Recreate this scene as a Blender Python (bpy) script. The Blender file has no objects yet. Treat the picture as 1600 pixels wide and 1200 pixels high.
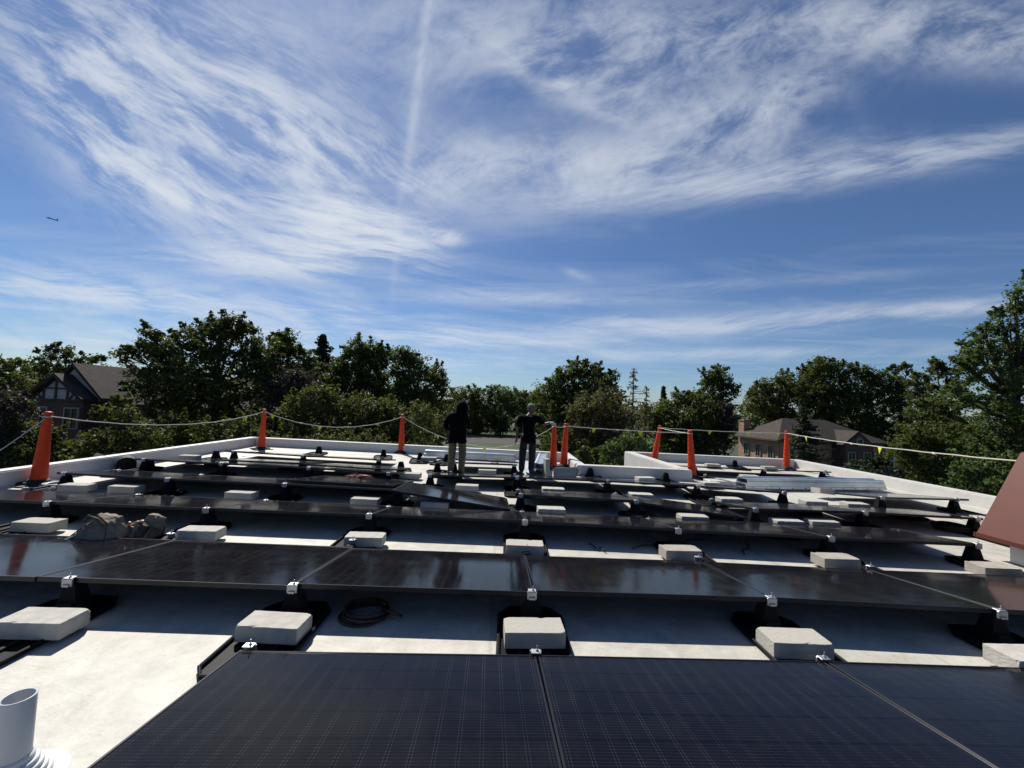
import bpy, bmesh, math, random
import numpy as np
from mathutils import Vector, Matrix
R = math.radians
SC = bpy.context.scene
COL = SC.collection
rng = np.random.default_rng(7)
random.seed(7)

# ------------------------------------------------------------------ camera
F_PX, PITCH, YAW, ROLL, EYE = 642.42, .0510, .0242, .0431, 1.589
cy_, sy_ = math.cos(YAW), math.sin(YAW)
FW = np.array([sy_*math.cos(PITCH), cy_*math.cos(PITCH), math.sin(PITCH)])
_R = np.array([cy_, -sy_, 0.]); _U = np.cross(_R, FW)
RT = math.cos(ROLL)*_R+math.sin(ROLL)*_U
UP = -math.sin(ROLL)*_R+math.cos(ROLL)*_U
cd = bpy.data.cameras.new('camera'); cam = bpy.data.objects.new('camera', cd); COL.objects.link(cam)
cd.sensor_width = 36; cd.lens = F_PX*36/1600; cd.clip_start = .05; cd.clip_end = 9000
cam.matrix_world = Matrix(((RT[0], UP[0], -FW[0], 0), (RT[1], UP[1], -FW[1], 0), (RT[2], UP[2], -FW[2], EYE), (0, 0, 0, 1)))
SC.camera = cam

def ray(x, y): return FW*F_PX+RT*(x-800)-UP*(y-600)
def G(x, y, z=0.):                      # point of the plane at height z seen at a place in the photograph
    d = ray(x, y); t = (z-EYE)/d[2]; return Vector((d[0]*t, d[1]*t, z))
def AT(x, y, Y):                        # point at distance Y seen at a place in the photograph
    d = ray(x, y)/ray(x, y)[1]*Y; return Vector((d[0], Y, d[2]+EYE))

# ------------------------------------------------------------------ light
SUN_EL, SUN_AZ = R(47), R(-32)          # azimuth measured from +Y towards +X
sdir = Vector((math.sin(SUN_AZ)*math.cos(SUN_EL), math.cos(SUN_AZ)*math.cos(SUN_EL), math.sin(SUN_EL)))
sl = bpy.data.lights.new('sun', 'SUN'); so = bpy.data.objects.new('sun', sl); COL.objects.link(so)
sl.energy = 5.0; sl.angle = R(.53); sl.color = (1, .95, .86)
so.rotation_euler = (-sdir).to_track_quat('-Z', 'Y').to_euler(); so.location = sdir*50
SC.view_settings.view_transform = 'Standard'; SC.view_settings.look = 'None'
SC.view_settings.exposure = 0.37; SC.view_settings.gamma = 1
SC.cycles.max_bounces = 6; SC.cycles.diffuse_bounces = 2; SC.cycles.glossy_bounces = 3
SC.cycles.transparent_max_bounces = 6; SC.cycles.sample_clamp_indirect = 6
SC.cycles.use_denoising = True

def build_world():
    w = bpy.data.worlds.new('World'); SC.world = w; w.use_nodes = True
    nt = w.node_tree; N = nt.nodes; L = nt.links; N.clear()
    def nd(t, **k):
        n = N.new(t)
        for a, b in k.items(): setattr(n, a, b)
        return n
    def setin(n, i, v):
        if isinstance(v, bpy.types.NodeSocket): L.new(v, n.inputs[i])
        else: n.inputs[i].default_value = v
    def M(op, a, b=0., c=None, clamp=False):
        n = nd('ShaderNodeMath', operation=op, use_clamp=clamp); setin(n, 0, a); setin(n, 1, b)
        if c is not None: setin(n, 2, c)
        return n.outputs[0]
    sky = nd('ShaderNodeTexSky', sky_type='NISHITA', sun_disc=False)
    sky.sun_elevation = SUN_EL; sky.sun_rotation = SUN_AZ; sky.altitude = 200
    sky.air_density = 1.0; sky.dust_density = .25; sky.ozone_density = 2.6
    tc = nd('ShaderNodeTexCoord'); sep = nd('ShaderNodeSeparateXYZ'); L.new(tc.outputs['Generated'], sep.inputs[0])
    yy = M('MAXIMUM', sep.outputs[1], .12)
    u = M('DIVIDE', sep.outputs[0], yy); v = M('DIVIDE', sep.outputs[2], yy)
    uv = nd('ShaderNodeCombineXYZ'); L.new(u, uv.inputs[0]); L.new(v, uv.inputs[1])
    # slow swirl of the wind
    wn = nd('ShaderNodeTexNoise', noise_dimensions='2D'); L.new(uv.outputs[0], wn.inputs['Vector'])
    wn.inputs['Scale'].default_value = 1.7; wn.inputs['Detail'].default_value = 3
    ws = nd('ShaderNodeVectorMath', operation='SUBTRACT'); L.new(wn.outputs['Color'], ws.inputs[0]); ws.inputs[1].default_value = (.5, .5, .5)
    wm = nd('ShaderNodeVectorMath', operation='MULTIPLY_ADD'); L.new(ws.outputs[0], wm.inputs[0]); wm.inputs[1].default_value = (.13, .10, 0); L.new(uv.outputs[0], wm.inputs[2])
    def texture(ang, sx, sy, lo, hi, detail=7, rough=.62, loc=(0, 0, 0), floor=.05):
        mp = nd('ShaderNodeMapping', vector_type='TEXTURE'); L.new(wm.outputs[0], mp.inputs[0])
        mp.inputs['Location'].default_value = loc; mp.inputs['Rotation'].default_value = (0, 0, R(ang)); mp.inputs['Scale'].default_value = (sx, sy, 1)
        n = nd('ShaderNodeTexNoise', noise_dimensions='2D'); L.new(mp.outputs[0], n.inputs['Vector'])
        n.inputs['Scale'].default_value = 1; n.inputs['Detail'].default_value = detail; n.inputs['Roughness'].default_value = rough
        mp2 = nd('ShaderNodeMapping', vector_type='TEXTURE'); L.new(wm.outputs[0], mp2.inputs[0])
        mp2.inputs['Rotation'].default_value = (0, 0, R(ang+6)); mp2.inputs['Scale'].default_value = (sx*.42, sy*.30, 1)
        n2 = nd('ShaderNodeTexNoise', noise_dimensions='2D'); L.new(mp2.outputs[0], n2.inputs['Vector']); n2.inputs['Scale'].default_value = 1; n2.inputs['Detail'].default_value = 5; n2.inputs['Roughness'].default_value = .7; n2.inputs['Distortion'].default_value = .35
        n.inputs['Distortion'].default_value = .25
        mr = nd('ShaderNodeMapRange', interpolation_type='SMOOTHSTEP'); L.new(M('MULTIPLY_ADD', n2.outputs[0], .30, M('MULTIPLY', n.outputs[0], .70)), mr.inputs[0])
        mr.inputs[1].default_value = lo+.07; mr.inputs[2].default_value = hi+.04; mr.inputs[3].default_value = floor
        return mr.outputs[0]
    T = {'d': texture(-33, .34, .10, .30, .66), 'h': texture(-7, .42, .055, .30, .66, loc=(1, 2, 0)),
         'r': texture(9, .50, .07, .26, .68, loc=(4, 1, 0)), 'w': texture(22, .26, .17, .26, .68, 8, .6, loc=(2, 7, 0)),
         's': texture(70, .10, .05, .05, .6, 5, .6)}
    strokes = [  # centre x, y, half length, half width, angle, amount, kind
        (190, 80, 250, 130, -38, .80, 'd'), (400, 110, 170, 90, -40, .50, 'd'), (215, 270, 200, 50, -38, .85, 'd'), (330, 200, 210, 75, -35, .85, 'd'),
        (470, 235, 200, 50, -20, .85, 'd'), (130, 170, 130, 60, -55, .6, 'd'), (540, 365, 120, 48, -4, 1.9, 'h'), (450, 405, 150, 26, -3, 1.6, 'h'), (600, 385, 60, 22, -14, 1.2, 'h'),
        (520, 322, 120, 14, -8, 1.3, 'h'), (330, 300, 120, 16, -27, 1.2, 'd'), (150, 455, 260, 20, -3, .9, 'h'), (330, 480, 260, 20, -4, .9, 'h'), (80, 430, 190, 30, 4, .45, 'h'), (430, 525, 420, 30, 0, .75, 'h'), (90, 560, 300, 40, 2, .6, 'h'),
        (790, 265, 230, 50, 2, 1.0, 'w'), (620, 250, 130, 50, -10, .6, 'd'), (1130, 285, 300, 26, 7, .8, 'r'), (1420, 245, 250, 22, 9, .65, 'r'), (1110, 250, 240, 30, 4, .5, 'w'),
        (1130, 190, 150, 42, 22, .75, 'w'), (1240, 160, 70, 36, 35, .4, 'w'), (1330, 35, 330, 50, 2, .9, 'w'), (930, 60, 250, 75, -10, .7, 'w'), (950, 140, 190, 34, -18, .55, 'w'),
        (790, 85, 70, 14, -44, .45, 'd'), (850, 125, 45, 9, -14, .6, 'w'), (895, 122, 34, 9, 25, .5, 'w'), (940, 175, 60, 12, -20, .5, 'w'),
        (565, 322, 75, 7, -10, .95, 'w'), (600, 343, 60, 8, -12, 1.0, 'w'), (515, 342, 90, 7, -12, .9, 'w'), (605, 370, 50, 8, -14, 1.0, 'w'), (480, 362, 85, 7, -10, .8, 'w'), (560, 388, 85, 9, 4, .9, 'w'),
        (425, 392, 90, 8, -8, .8, 'w'), (480, 415, 110, 8, -3, .8, 'w'), (360, 408, 70, 7, -12, .6, 'w'), (300, 320, 80, 8, -24, .8, 'd'), (230, 285, 90, 9, -32, .8, 'd'), (420, 230, 70, 9, -30, .6, 'd'), (1560, 70, 150, 40, -4, .6, 'w'), (620, 70, 150, 80, -20, .4, 'w'),
        (680, 368, 34, 11, -8, 2.2, 'w'), (905, 430, 20, 6, -20, .5, 'w'), (1260, 495, 330, 13, 4, .8, 'r'), (1480, 485, 170, 10, 6, .5, 'r'), (960, 503, 90, 11, -1, .7, 'r'), (1160, 515, 170, 8, 1, .5, 'r'),
        (1080, 552, 230, 8, 1, .6, 'r'), (880, 468, 190, 8, 0, .55, 'r'), (730, 458, 130, 12, 0, .6, 'h'), (720, 535, 230, 22, 1, .65, 'h'), (820, 535, 200, 7, 0, .4, 'r'), (700, 575, 260, 16, 4, .5, 'h'),
        (1150, 445, 260, 8, 4, .3, 'r'), (1400, 550, 260, 10, 2, .3, 'r')]
    F0 = lambda x, y: (lambda d: (d[0]/d[1], d[2]/d[1]))(ray(x, y))
    tot = None
    for cx, cy, a, b, ang, amt, k in strokes:
        c = F0(cx, cy); e = F0(cx+a*math.cos(R(ang)), cy-a*math.sin(R(ang))); g = F0(cx-b*math.sin(R(ang)), cy-b*math.cos(R(ang)))
        la = math.hypot(e[0]-c[0], e[1]-c[1]); lb = math.hypot(g[0]-c[0], g[1]-c[1]); th = math.atan2(e[1]-c[1], e[0]-c[0])
        mp = nd('ShaderNodeMapping', vector_type='TEXTURE'); L.new(wm.outputs[0] if b > 45 else uv.outputs[0], mp.inputs[0])
        mp.inputs['Location'].default_value = (c[0], c[1], 0); mp.inputs['Rotation'].default_value = (0, 0, th); mp.inputs['Scale'].default_value = (la, lb, 1)
        dt = nd('ShaderNodeVectorMath', operation='DOT_PRODUCT'); L.new(mp.outputs[0], dt.inputs[0]); L.new(mp.outputs[0], dt.inputs[1])
        g_ = M('POWER', 2.718, M('MULTIPLY', dt.outputs['Value'], -.9))
        s = M('MULTIPLY', M('MULTIPLY', g_, amt), T[k])
        tot = s if tot is None else M('ADD', tot, s)
    # old aircraft trail, spreading
    for (x0, y0, x1, y1, wd, amt) in ((678, -60, 627, 330, .012, .34), (626, 270, 612, 500, .009, .14), (690, -60, 634, 260, .05, .2)):
        p, q = F0(x0, y0), F0(x1, y1); ln = math.hypot(q[0]-p[0], q[1]-p[1])/2
        mp = nd('ShaderNodeMapping', vector_type='TEXTURE'); L.new(uv.outputs[0], mp.inputs[0])
        mp.inputs['Location'].default_value = ((p[0]+q[0])/2, (p[1]+q[1])/2, 0); mp.inputs['Rotation'].default_value = (0, 0, math.atan2(q[1]-p[1], q[0]-p[0])); mp.inputs['Scale'].default_value = (ln, wd, 1)
        s2 = nd('ShaderNodeSeparateXYZ'); L.new(mp.outputs[0], s2.inputs[0])
        ends = M('SUBTRACT', 1., M('POWER', M('ABSOLUTE', s2.outputs[0]), 4.), clamp=True)
        g_ = M('POWER', 2.718, M('MULTIPLY', M('MULTIPLY', s2.outputs[1], s2.outputs[1]), -1.))
        tot = M('ADD', tot, M('MULTIPLY', M('MULTIPLY', M('MULTIPLY', g_, ends), amt), T['s']))
    # cirrus everywhere else (behind the viewer too), a thin veil in front
    pl = M('MAXIMUM', sep.outputs[2], .06)
    pv = nd('ShaderNodeCombineXYZ'); L.new(M('DIVIDE', sep.outputs[0], pl), pv.inputs[0]); L.new(M('DIVIDE', sep.outputs[1], pl), pv.inputs[1])
    mp = nd('ShaderNodeMapping'); L.new(pv.outputs[0], mp.inputs[0]); mp.inputs['Scale'].default_value = (.5, 1.3, 1); mp.inputs['Rotation'].default_value = (0, 0, .1)
    vn = nd('ShaderNodeTexNoise', noise_dimensions='2D'); L.new(mp.outputs[0], vn.inputs['Vector']); vn.inputs['Scale'].default_value = 1.1; vn.inputs['Detail'].default_value = 7; vn.inputs['Roughness'].default_value = .6; vn.inputs['Distortion'].default_value = .5
    mr = nd('ShaderNodeMapRange', interpolation_type='SMOOTHSTEP'); L.new(vn.outputs[0], mr.inputs[0]); mr.inputs[1].default_value = .42; mr.inputs[2].default_value = .8
    front = nd('ShaderNodeMapRange'); L.new(sep.outputs[1], front.inputs[0]); front.inputs[1].default_value = -.1; front.inputs[2].default_value = .35; front.inputs[3].default_value = .15; front.inputs[4].default_value = .16
    tot = M('ADD', tot, M('MULTIPLY', mr.outputs[0], front.outputs[0]))
    dens = M('SUBTRACT', 1., M('POWER', 2.718, M('MULTIPLY', tot, -1.02)), clamp=True)
    up = nd('ShaderNodeMapRange'); L.new(sep.outputs[2], up.inputs[0]); up.inputs[1].default_value = 0; up.inputs[2].default_value = .03
    dens = M('MULTIPLY', dens, up.outputs[0])
    tint = nd('ShaderNodeMix', data_type='RGBA', blend_type='MULTIPLY'); tint.inputs[0].default_value = 1
    L.new(sky.outputs[0], tint.inputs[6]); tint.inputs[7].default_value = SKY_TINT
    mix = nd('ShaderNodeMix', data_type='RGBA'); L.new(dens, mix.inputs[0]); L.new(tint.outputs[2], mix.inputs[6]); mix.inputs[7].default_value = CLOUD
    bg = nd('ShaderNodeBackground'); L.new(mix.outputs[2], bg.inputs[0]); bg.inputs[1].default_value = SKY_S
    o = nd('ShaderNodeOutputWorld'); L.new(bg.outputs[0], o.inputs[0])
    w.cycles.sampling_method = 'MANUAL'; w.cycles.sample_map_resolution = 512
SKY_S = .051
SKY_TINT = (.80, .98, 1.24, 1)
CLOUD = (11.0, 11.7, 12.6, 1)
build_world()

# ------------------------------------------------------------------ materials
def mat(name, col, rough=.6, metal=0., spec=.5, noise=None, bump=None, coat=0.):
    """noise=(scale, amount, detail) value variation, bump=(scale, strength, distance)"""
    m = bpy.data.materials.new(name); m.use_nodes = True; nt = m.node_tree; b = nt.nodes['Principled BSDF']
    b.inputs['Base Color'].default_value = (*col, 1); b.inputs['Roughness'].default_value = rough
    b.inputs['Metallic'].default_value = metal; b.inputs['Specular IOR Level'].default_value = spec; b.inputs['Coat Weight'].default_value = coat
    tc = nt.nodes.new('ShaderNodeTexCoord')
    if noise:
        n = nt.nodes.new('ShaderNodeTexNoise'); n.inputs['Scale'].default_value = noise[0]; n.inputs['Detail'].default_value = noise[2] if len(noise) > 2 else 5
        nt.links.new(tc.outputs['Object'], n.inputs['Vector'])
        mr = nt.nodes.new('ShaderNodeMapRange'); nt.links.new(n.outputs[0], mr.inputs[0]); mr.inputs[1].default_value = .3; mr.inputs[2].default_value = .7
        mr.inputs[3].default_value = 1-noise[1]; mr.inputs[4].default_value = 1+noise[1]
        mx = nt.nodes.new('ShaderNodeVectorMath'); mx.operation = 'SCALE'; mx.inputs[0].default_value = col; nt.links.new(mr.outputs[0], mx.inputs['Scale'])
        nt.links.new(mx.outputs[0], b.inputs['Base Color'])
    if bump:
        n = nt.nodes.new('ShaderNodeTexNoise'); n.inputs['Scale'].default_value = bump[0]; n.inputs['Detail'].default_value = 6
        nt.links.new(tc.outputs['Object'], n.inputs['Vector'])
        bp = nt.nodes.new('ShaderNodeBump'); bp.inputs['Strength'].default_value = bump[1]; bp.inputs['Distance'].default_value = bump[2]
        nt.links.new(n.outputs[0], bp.inputs['Height']); nt.links.new(bp.outputs[0], b.inputs['Normal'])
    return m

def roof_material():
    m = bpy.data.materials.new('white_membrane'); m.use_nodes = True; nt = m.node_tree; b = nt.nodes['Principled BSDF']; L = nt.links; N = nt.nodes
    b.inputs['Roughness'].default_value = .55; b.inputs['Specular IOR Level'].default_value = .35
    tc = N.new('ShaderNodeTexCoord')
    def noise(sc, det, ro, ds=0., vec=None, dim='3D'):
        n = N.new('ShaderNodeTexNoise'); n.inputs['Scale'].default_value = sc; n.inputs['Detail'].default_value = det; n.inputs['Roughness'].default_value = ro; n.inputs['Distortion'].default_value = ds
        L.new(vec or tc.outputs['Object'], n.inputs['Vector']); return n.outputs[0]
    def ramp(src, lo, hi, a, c):
        r = N.new('ShaderNodeMapRange'); L.new(src, r.inputs[0]); r.inputs[1].default_value = lo; r.inputs[2].default_value = hi; r.inputs[3].default_value = a; r.inputs[4].default_value = c; return r.outputs[0]
    def mul(a, c):
        r = N.new('ShaderNodeMath'); r.operation = 'MULTIPLY'; L.new(a, r.inputs[0])
        if isinstance(c, float): r.inputs[1].default_value = c
        else: L.new(c, r.inputs[1])
        return r.outputs[0]
    big = ramp(noise(.55, 5, .6, .6), .35, .68, .86, 1.04)
    mid = ramp(noise(4.5, 8, .72, .4), .34, .64, .75, 1.04)
    spots = ramp(noise(46, 4, .6), .24, .40, .66, 1.)
    fine = ramp(noise(120, 2, .5), .3, .7, .96, 1.03)
    # welded laps every 3 m
    sp = N.new('ShaderNodeSeparateXYZ'); L.new(tc.outputs['Object'], sp.inputs[0])
    fr = N.new('ShaderNodeMath'); fr.operation = 'PINGPONG'; L.new(sp.outputs[0], fr.inputs[0]); fr.inputs[1].default_value = 1.52
    lap = ramp(fr.outputs[0], 0.004, .02, .82, 1.)
    v = mul(mul(mul(mul(big, mid), spots), fine), lap)
    cr = N.new('ShaderNodeVectorMath'); cr.operation = 'SCALE'; cr.inputs[0].default_value = (.545, .525, .465); L.new(v, cr.inputs['Scale'])
    L.new(cr.outputs[0], b.inputs['Base Color'])
    st = N.new('ShaderNodeMapping'); L.new(tc.outputs['Object'], st.inputs[0]); st.inputs['Scale'].default_value = (1, 2.6, 1); st.inputs['Rotation'].default_value = (0, 0, -.5)
    h = N.new('ShaderNodeMath'); h.operation = 'ADD'; L.new(noise(3.2, 6, .6, .3, st.outputs[0]), h.inputs[0]); L.new(mul(noise(26, 4, .6), .14), h.inputs[1])
    bp = N.new('ShaderNodeBump'); bp.inputs['Strength'].default_value = .30; bp.inputs['Distance'].default_value = .03; L.new(h.outputs[0], bp.inputs['Height']); L.new(bp.outputs[0], b.inputs['Normal'])
    return m

def cell_material():
    m = bpy.data.materials.new('solar_cells'); m.use_nodes = True; nt = m.node_tree; b = nt.nodes['Principled BSDF']; L = nt.links; N = nt.nodes
    tc = N.new('ShaderNodeTexCoord'); sp = N.new('ShaderNodeSeparateXYZ'); L.new(tc.outputs['Object'], sp.inputs[0])
    def M(op, a, c=0., d=None, clamp=False):
        n = N.new('ShaderNodeMath'); n.operation = op; n.use_clamp = clamp
        for i, s in enumerate((a, c, d)):
            if s is None: continue
            if isinstance(s, (int, float)): n.inputs[i].default_value = s
            else: L.new(s, n.inputs[i])
        return n.outputs[0]
    def line(coord, pitch, half, soft):     # 1 on a line every pitch
        q = M('ABSOLUTE', M('SUBTRACT', M('FRACT', M('ADD', M('DIVIDE', coord, pitch), .5)), .5))
        return M('SUBTRACT', 1., M('DIVIDE', M('SUBTRACT', M('MULTIPLY', q, pitch), half), soft), clamp=True)
    x, y = sp.outputs[0], sp.outputs[1]
    colg = line(x, .0922, .0012, .0012)
    rib = M('MULTIPLY', line(M('ADD', M('ABSOLUTE', x), .0), .0922, .0072, .001), M('SUBTRACT', 1., line(x, .0922, .0045, .001)))
    rowg = line(y, .184, .0022, .0012)
    bus = line(y, .0184, .0007, .0012)
    mid = M('SUBTRACT', 1., M('DIVIDE', M('SUBTRACT', M('ABSOLUTE', x), .006), .002), clamp=True)
    nz = N.new('ShaderNodeTexNoise'); nz.inputs['Scale'].default_value = 2.1; nz.inputs['Detail'].default_value = 3; L.new(tc.outputs['Object'], nz.inputs['Vector'])
    oi = N.new('ShaderNodeObjectInfo')
    vr = N.new('ShaderNodeVectorMath'); vr.operation = 'ADD'; L.new(tc.outputs['Object'], vr.inputs[0]); L.new(oi.outputs['Location'], vr.inputs[1]); L.new(vr.outputs[0], nz.inputs['Vector'])
    wear = M('MULTIPLY', M('SUBTRACT', nz.outputs[0], .25), 1.8, clamp=True)
    notrow = M('SUBTRACT', 1., rowg)
    light = M('ADD', M('MULTIPLY', M('MULTIPLY', rib, .062), M('MULTIPLY', M('ADD', line(y, .0184, .004, .003), .25), wear)), M('MULTIPLY', M('MULTIPLY', bus, .015), notrow))
    base = N.new('ShaderNodeMix'); base.data_type = 'RGBA'; base.inputs[6].default_value = (.0036, .0030, .0046, 1); base.inputs[7].default_value = (.0004, .0004, .0005, 1)
    L.new(M('MAXIMUM', M('MAXIMUM', rowg, colg), mid), base.inputs[0])
    ad = N.new('ShaderNodeMix'); ad.data_type = 'RGBA'; L.new(light, ad.inputs[0]); L.new(base.outputs[2], ad.inputs[6]); ad.inputs[7].default_value = (.62, .6, .66, 1)
    # thin dust
    d = N.new('ShaderNodeTexNoise'); d.inputs['Scale'].default_value = 5; d.inputs['Detail'].default_value = 8; d.inputs['Roughness'].default_value = .7; L.new(vr.outputs[0], d.inputs['Vector'])
    sp2 = N.new('ShaderNodeTexNoise'); sp2.inputs['Scale'].default_value = 70; sp2.inputs['Detail'].default_value = 2; L.new(vr.outputs[0], sp2.inputs['Vector'])
    dust = M('ADD', M('MULTIPLY', M('SUBTRACT', d.outputs[0], .45), .03, clamp=True), M('MULTIPLY', M('SUBTRACT', sp2.outputs[0], .74, clamp=True), .8), clamp=True)
    ad2 = N.new('ShaderNodeMix'); ad2.data_type = 'RGBA'; L.new(dust, ad2.inputs[0]); L.new(ad.outputs[2], ad2.inputs[6]); ad2.inputs[7].default_value = (.42, .39, .34, 1)
    L.new(ad2.outputs[2], b.inputs['Base Color'])
    b.inputs['Specular IOR Level'].default_value = .12
    b.inputs['Sheen Weight'].default_value = .07; b.inputs['Sheen Roughness'].default_value = .25; b.inputs['Sheen Tint'].default_value = (.85, .78, .70, 1)
    ro = N.new('ShaderNodeMapRange'); L.new(d.outputs[0], ro.inputs[0]); ro.inputs[1].default_value = .3; ro.inputs[2].default_value = .7; ro.inputs[3].default_value = .07; ro.inputs[4].default_value = .14
    L.new(ro.outputs[0], b.inputs['Roughness'])
    wv = N.new('ShaderNodeTexNoise'); wv.inputs['Scale'].default_value = 3; wv.inputs['Detail'].default_value = 2; L.new(vr.outputs[0], wv.inputs['Vector'])
    bp = N.new('ShaderNodeBump'); bp.inputs['Strength'].default_value = .10; bp.inputs['Distance'].default_value = .01; L.new(wv.outputs[0], bp.inputs['Height']); L.new(bp.outputs[0], b.inputs['Normal'])
    return m

def leaf_material(name, c0, c1, trans=.36):
    m = bpy.data.materials.new(name); m.use_nodes = True; nt = m.node_tree; N = nt.nodes; L = nt.links; N.clear()
    at = N.new('ShaderNodeAttribute'); at.attribute_name = 'tint'
    mx = N.new('ShaderNodeMix'); mx.data_type = 'RGBA'; L.new(at.outputs['Fac'], mx.inputs[0]); mx.inputs[6].default_value = (*c0, 1); mx.inputs[7].default_value = (*c1, 1)
    p = N.new('ShaderNodeBsdfPrincipled'); L.new(mx.outputs[2], p.inputs['Base Color']); p.inputs['Roughness'].default_value = .62; p.inputs['Specular IOR Level'].default_value = .22
    t = N.new('ShaderNodeBsdfTranslucent')
    tn = N.new('ShaderNodeMix'); tn.data_type = 'RGBA'; tn.blend_type = 'MULTIPLY'; tn.inputs[0].default_value = 1; L.new(mx.outputs[2], tn.inputs[6]); tn.inputs[7].default_value = (1.5, 1.7, .6, 1)
    L.new(tn.outputs[2], t.inputs[0])
    ms = N.new('ShaderNodeMixShader'); ms.inputs[0].default_value = trans; L.new(p.outputs[0], ms.inputs[1]); L.new(t.outputs[0], ms.inputs[2])
    o = N.new('ShaderNodeOutputMaterial'); L.new(ms.outputs[0], o.inputs[0]); return m

def brick_material(name, c1, c2, mortar, sc=1.):
    m = bpy.data.materials.new(name); m.use_nodes = True; nt = m.node_tree; b = nt.nodes['Principled BSDF']; N = nt.nodes; L = nt.links
    tc = N.new('ShaderNodeTexCoord'); sp = N.new('ShaderNodeSeparateXYZ'); L.new(tc.outputs['Object'], sp.inputs[0])
    ad = N.new('ShaderNodeMath'); ad.operation = 'ADD'; L.new(sp.outputs[0], ad.inputs[0]); L.new(sp.outputs[1], ad.inputs[1])
    cb = N.new('ShaderNodeCombineXYZ'); L.new(ad.outputs[0], cb.inputs[0]); L.new(sp.outputs[2], cb.inputs[1])
    br = N.new('ShaderNodeTexBrick'); L.new(cb.outputs[0], br.inputs[0]); br.inputs['Color1'].default_value = (*c1, 1); br.inputs['Color2'].default_value = (*c2, 1); br.inputs['Mortar'].default_value = (*mortar, 1)
    br.inputs['Scale'].default_value = sc; br.inputs['Brick Width'].default_value = .22; br.inputs['Row Height'].default_value = .075; br.inputs['Mortar Size'].default_value = .008
    n = N.new('ShaderNodeTexNoise'); n.inputs['Scale'].default_value = 1.3; n.inputs['Detail'].default_value = 6; L.new(tc.outputs['Object'], n.inputs['Vector'])
    mr = N.new('ShaderNodeMapRange'); L.new(n.outputs[0], mr.inputs[0]); mr.inputs[3].default_value = .65; mr.inputs[4].default_value = 1.3
    s = N.new('ShaderNodeVectorMath'); s.operation = 'SCALE'; L.new(br.outputs[0], s.inputs[0]); L.new(mr.outputs[0], s.inputs['Scale']); L.new(s.outputs[0], b.inputs['Base Color'])
    b.inputs['Roughness'].default_value = .85; return m

M_roof = roof_material(); M_cell = cell_material()
M_wallw = mat('white_wall_membrane', (.56, .55, .52), .5, noise=(2.2, .07, 8), bump=(7, .35, .02))
M_frame = mat('black_anodised_metal', (.006, .006, .008), .35, .0, .4)
M_back = mat('black_backsheet', (.01, .01, .012), .5)
M_plas = mat('black_plastic', (.007, .008, .010), .55, 0, .10, noise=(9, .25), bump=(30, .15, .004))
M_galv = mat('galvanised_steel', (.42, .43, .45), .45, .75, noise=(14, .2))
M_galv2 = mat('zinc_sheet', (.50, .56, .62), .34, .8, noise=(3, .18, 7), bump=(9, .2, .01))
M_conc = mat('concrete', (.40, .38, .335), .95, noise=(160, .12, 6), bump=(140, .45, .004))
M_conc2 = mat('weathered_concrete', (.36, .335, .285), .95, noise=(7, .18, 9), bump=(140, .8, .006))
M_conc3 = mat('pale_concrete', (.43, .415, .375), .95, noise=(12, .14, 9), bump=(120, .5, .004))
M_concd = mat('dark_concrete', (.27, .27, .265), .95, noise=(30, .3, 8), bump=(60, .7, .008))
M_orange = mat('orange_plastic', (.56, .050, .011), .5, 0, .25, noise=(6, .14), bump=(20, .1, .004))
M_rubber = mat('black_rubber', (.012, .012, .012), .75, noise=(20, .3))
M_pvc = mat('pvc_pipe', (.48, .50, .52), .4, noise=(5, .06))
M_boot = mat('white_rubber_boot', (.58, .60, .62), .5, noise=(8, .08))
M_rope = mat('white_rope', (.50, .48, .41), .8)
M_flag = mat('yellow_flag', (.62, .66, .04), .6)
M_red = mat('red_brown_metal', (.125, .037, .026), .5, .0, .3, noise=(4, .06))
M_canvas = mat('grey_canvas', (.23, .185, .135), .9, noise=(9, .35, 8), bump=(25, .8, .02))
M_canvas2 = mat('brown_canvas', (.12, .085, .06), .85, noise=(12, .4, 8), bump=(30, .8, .02))
M_asph = mat('asphalt', (.045, .040, .036), .95, noise=(.8, .25, 8))
M_grass = mat('grass', (.035, .055, .016), .95, noise=(.35, .45, 9), bump=(8, .8, .2))
M_shing = mat('brown_shingles', (.036, .026, .022), .9, noise=(1.6, .3, 8), bump=(9, .6, .05))
M_shing2 = mat('grey_shingles', (.055, .052, .052), .9, noise=(1.6, .3, 8), bump=(9, .6, .05))
M_stucco = mat('grey_stucco', (.40, .38, .36), .9, noise=(2, .12))
M_timber = mat('dark_timber', (.055, .04, .032), .8)
M_trim = mat('pale_trim', (.30, .28, .25), .7)
M_glassd = mat('dark_glass', (.012, .015, .018), .06, 0, .7)
M_brick1 = brick_material('tan_brick', (.42, .22, .12), (.32, .16, .085), (.36, .30, .24))
M_brick2 = brick_material('red_brick', (.10, .045, .032), (.075, .035, .026), (.12, .10, .09))
M_bark = mat('bark', (.05, .04, .032), .95, noise=(6, .35, 8), bump=(12, 1, .05))
M_car = mat('silver_paint', (.50, .52, .54), .25, .6, .6, coat=.6)
M_tyre = mat('tyre', (.015, .015, .015), .8)
M_skin = mat('skin', (.24, .13, .085), .55)
M_skin2 = mat('tanned_skin', (.19, .10, .065), .5)
M_black = mat('black_cloth', (.0035, .0035, .0045), .95, 0, .12, bump=(18, .5, .01))
M_khaki = mat('khaki_cloth', (.20, .145, .082), .9, noise=(9, .2), bump=(22, .6, .01))
M_jeans = mat('dark_jeans', (.022, .025, .032), .9, noise=(14, .3), bump=(22, .6, .01))
M_shoe = mat('boot_leather', (.03, .022, .016), .6)
M_cap = mat('green_cap_cloth', (.12, .17, .13), .8)
M_glove = mat('white_glove', (.7, .7, .68), .8)
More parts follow.
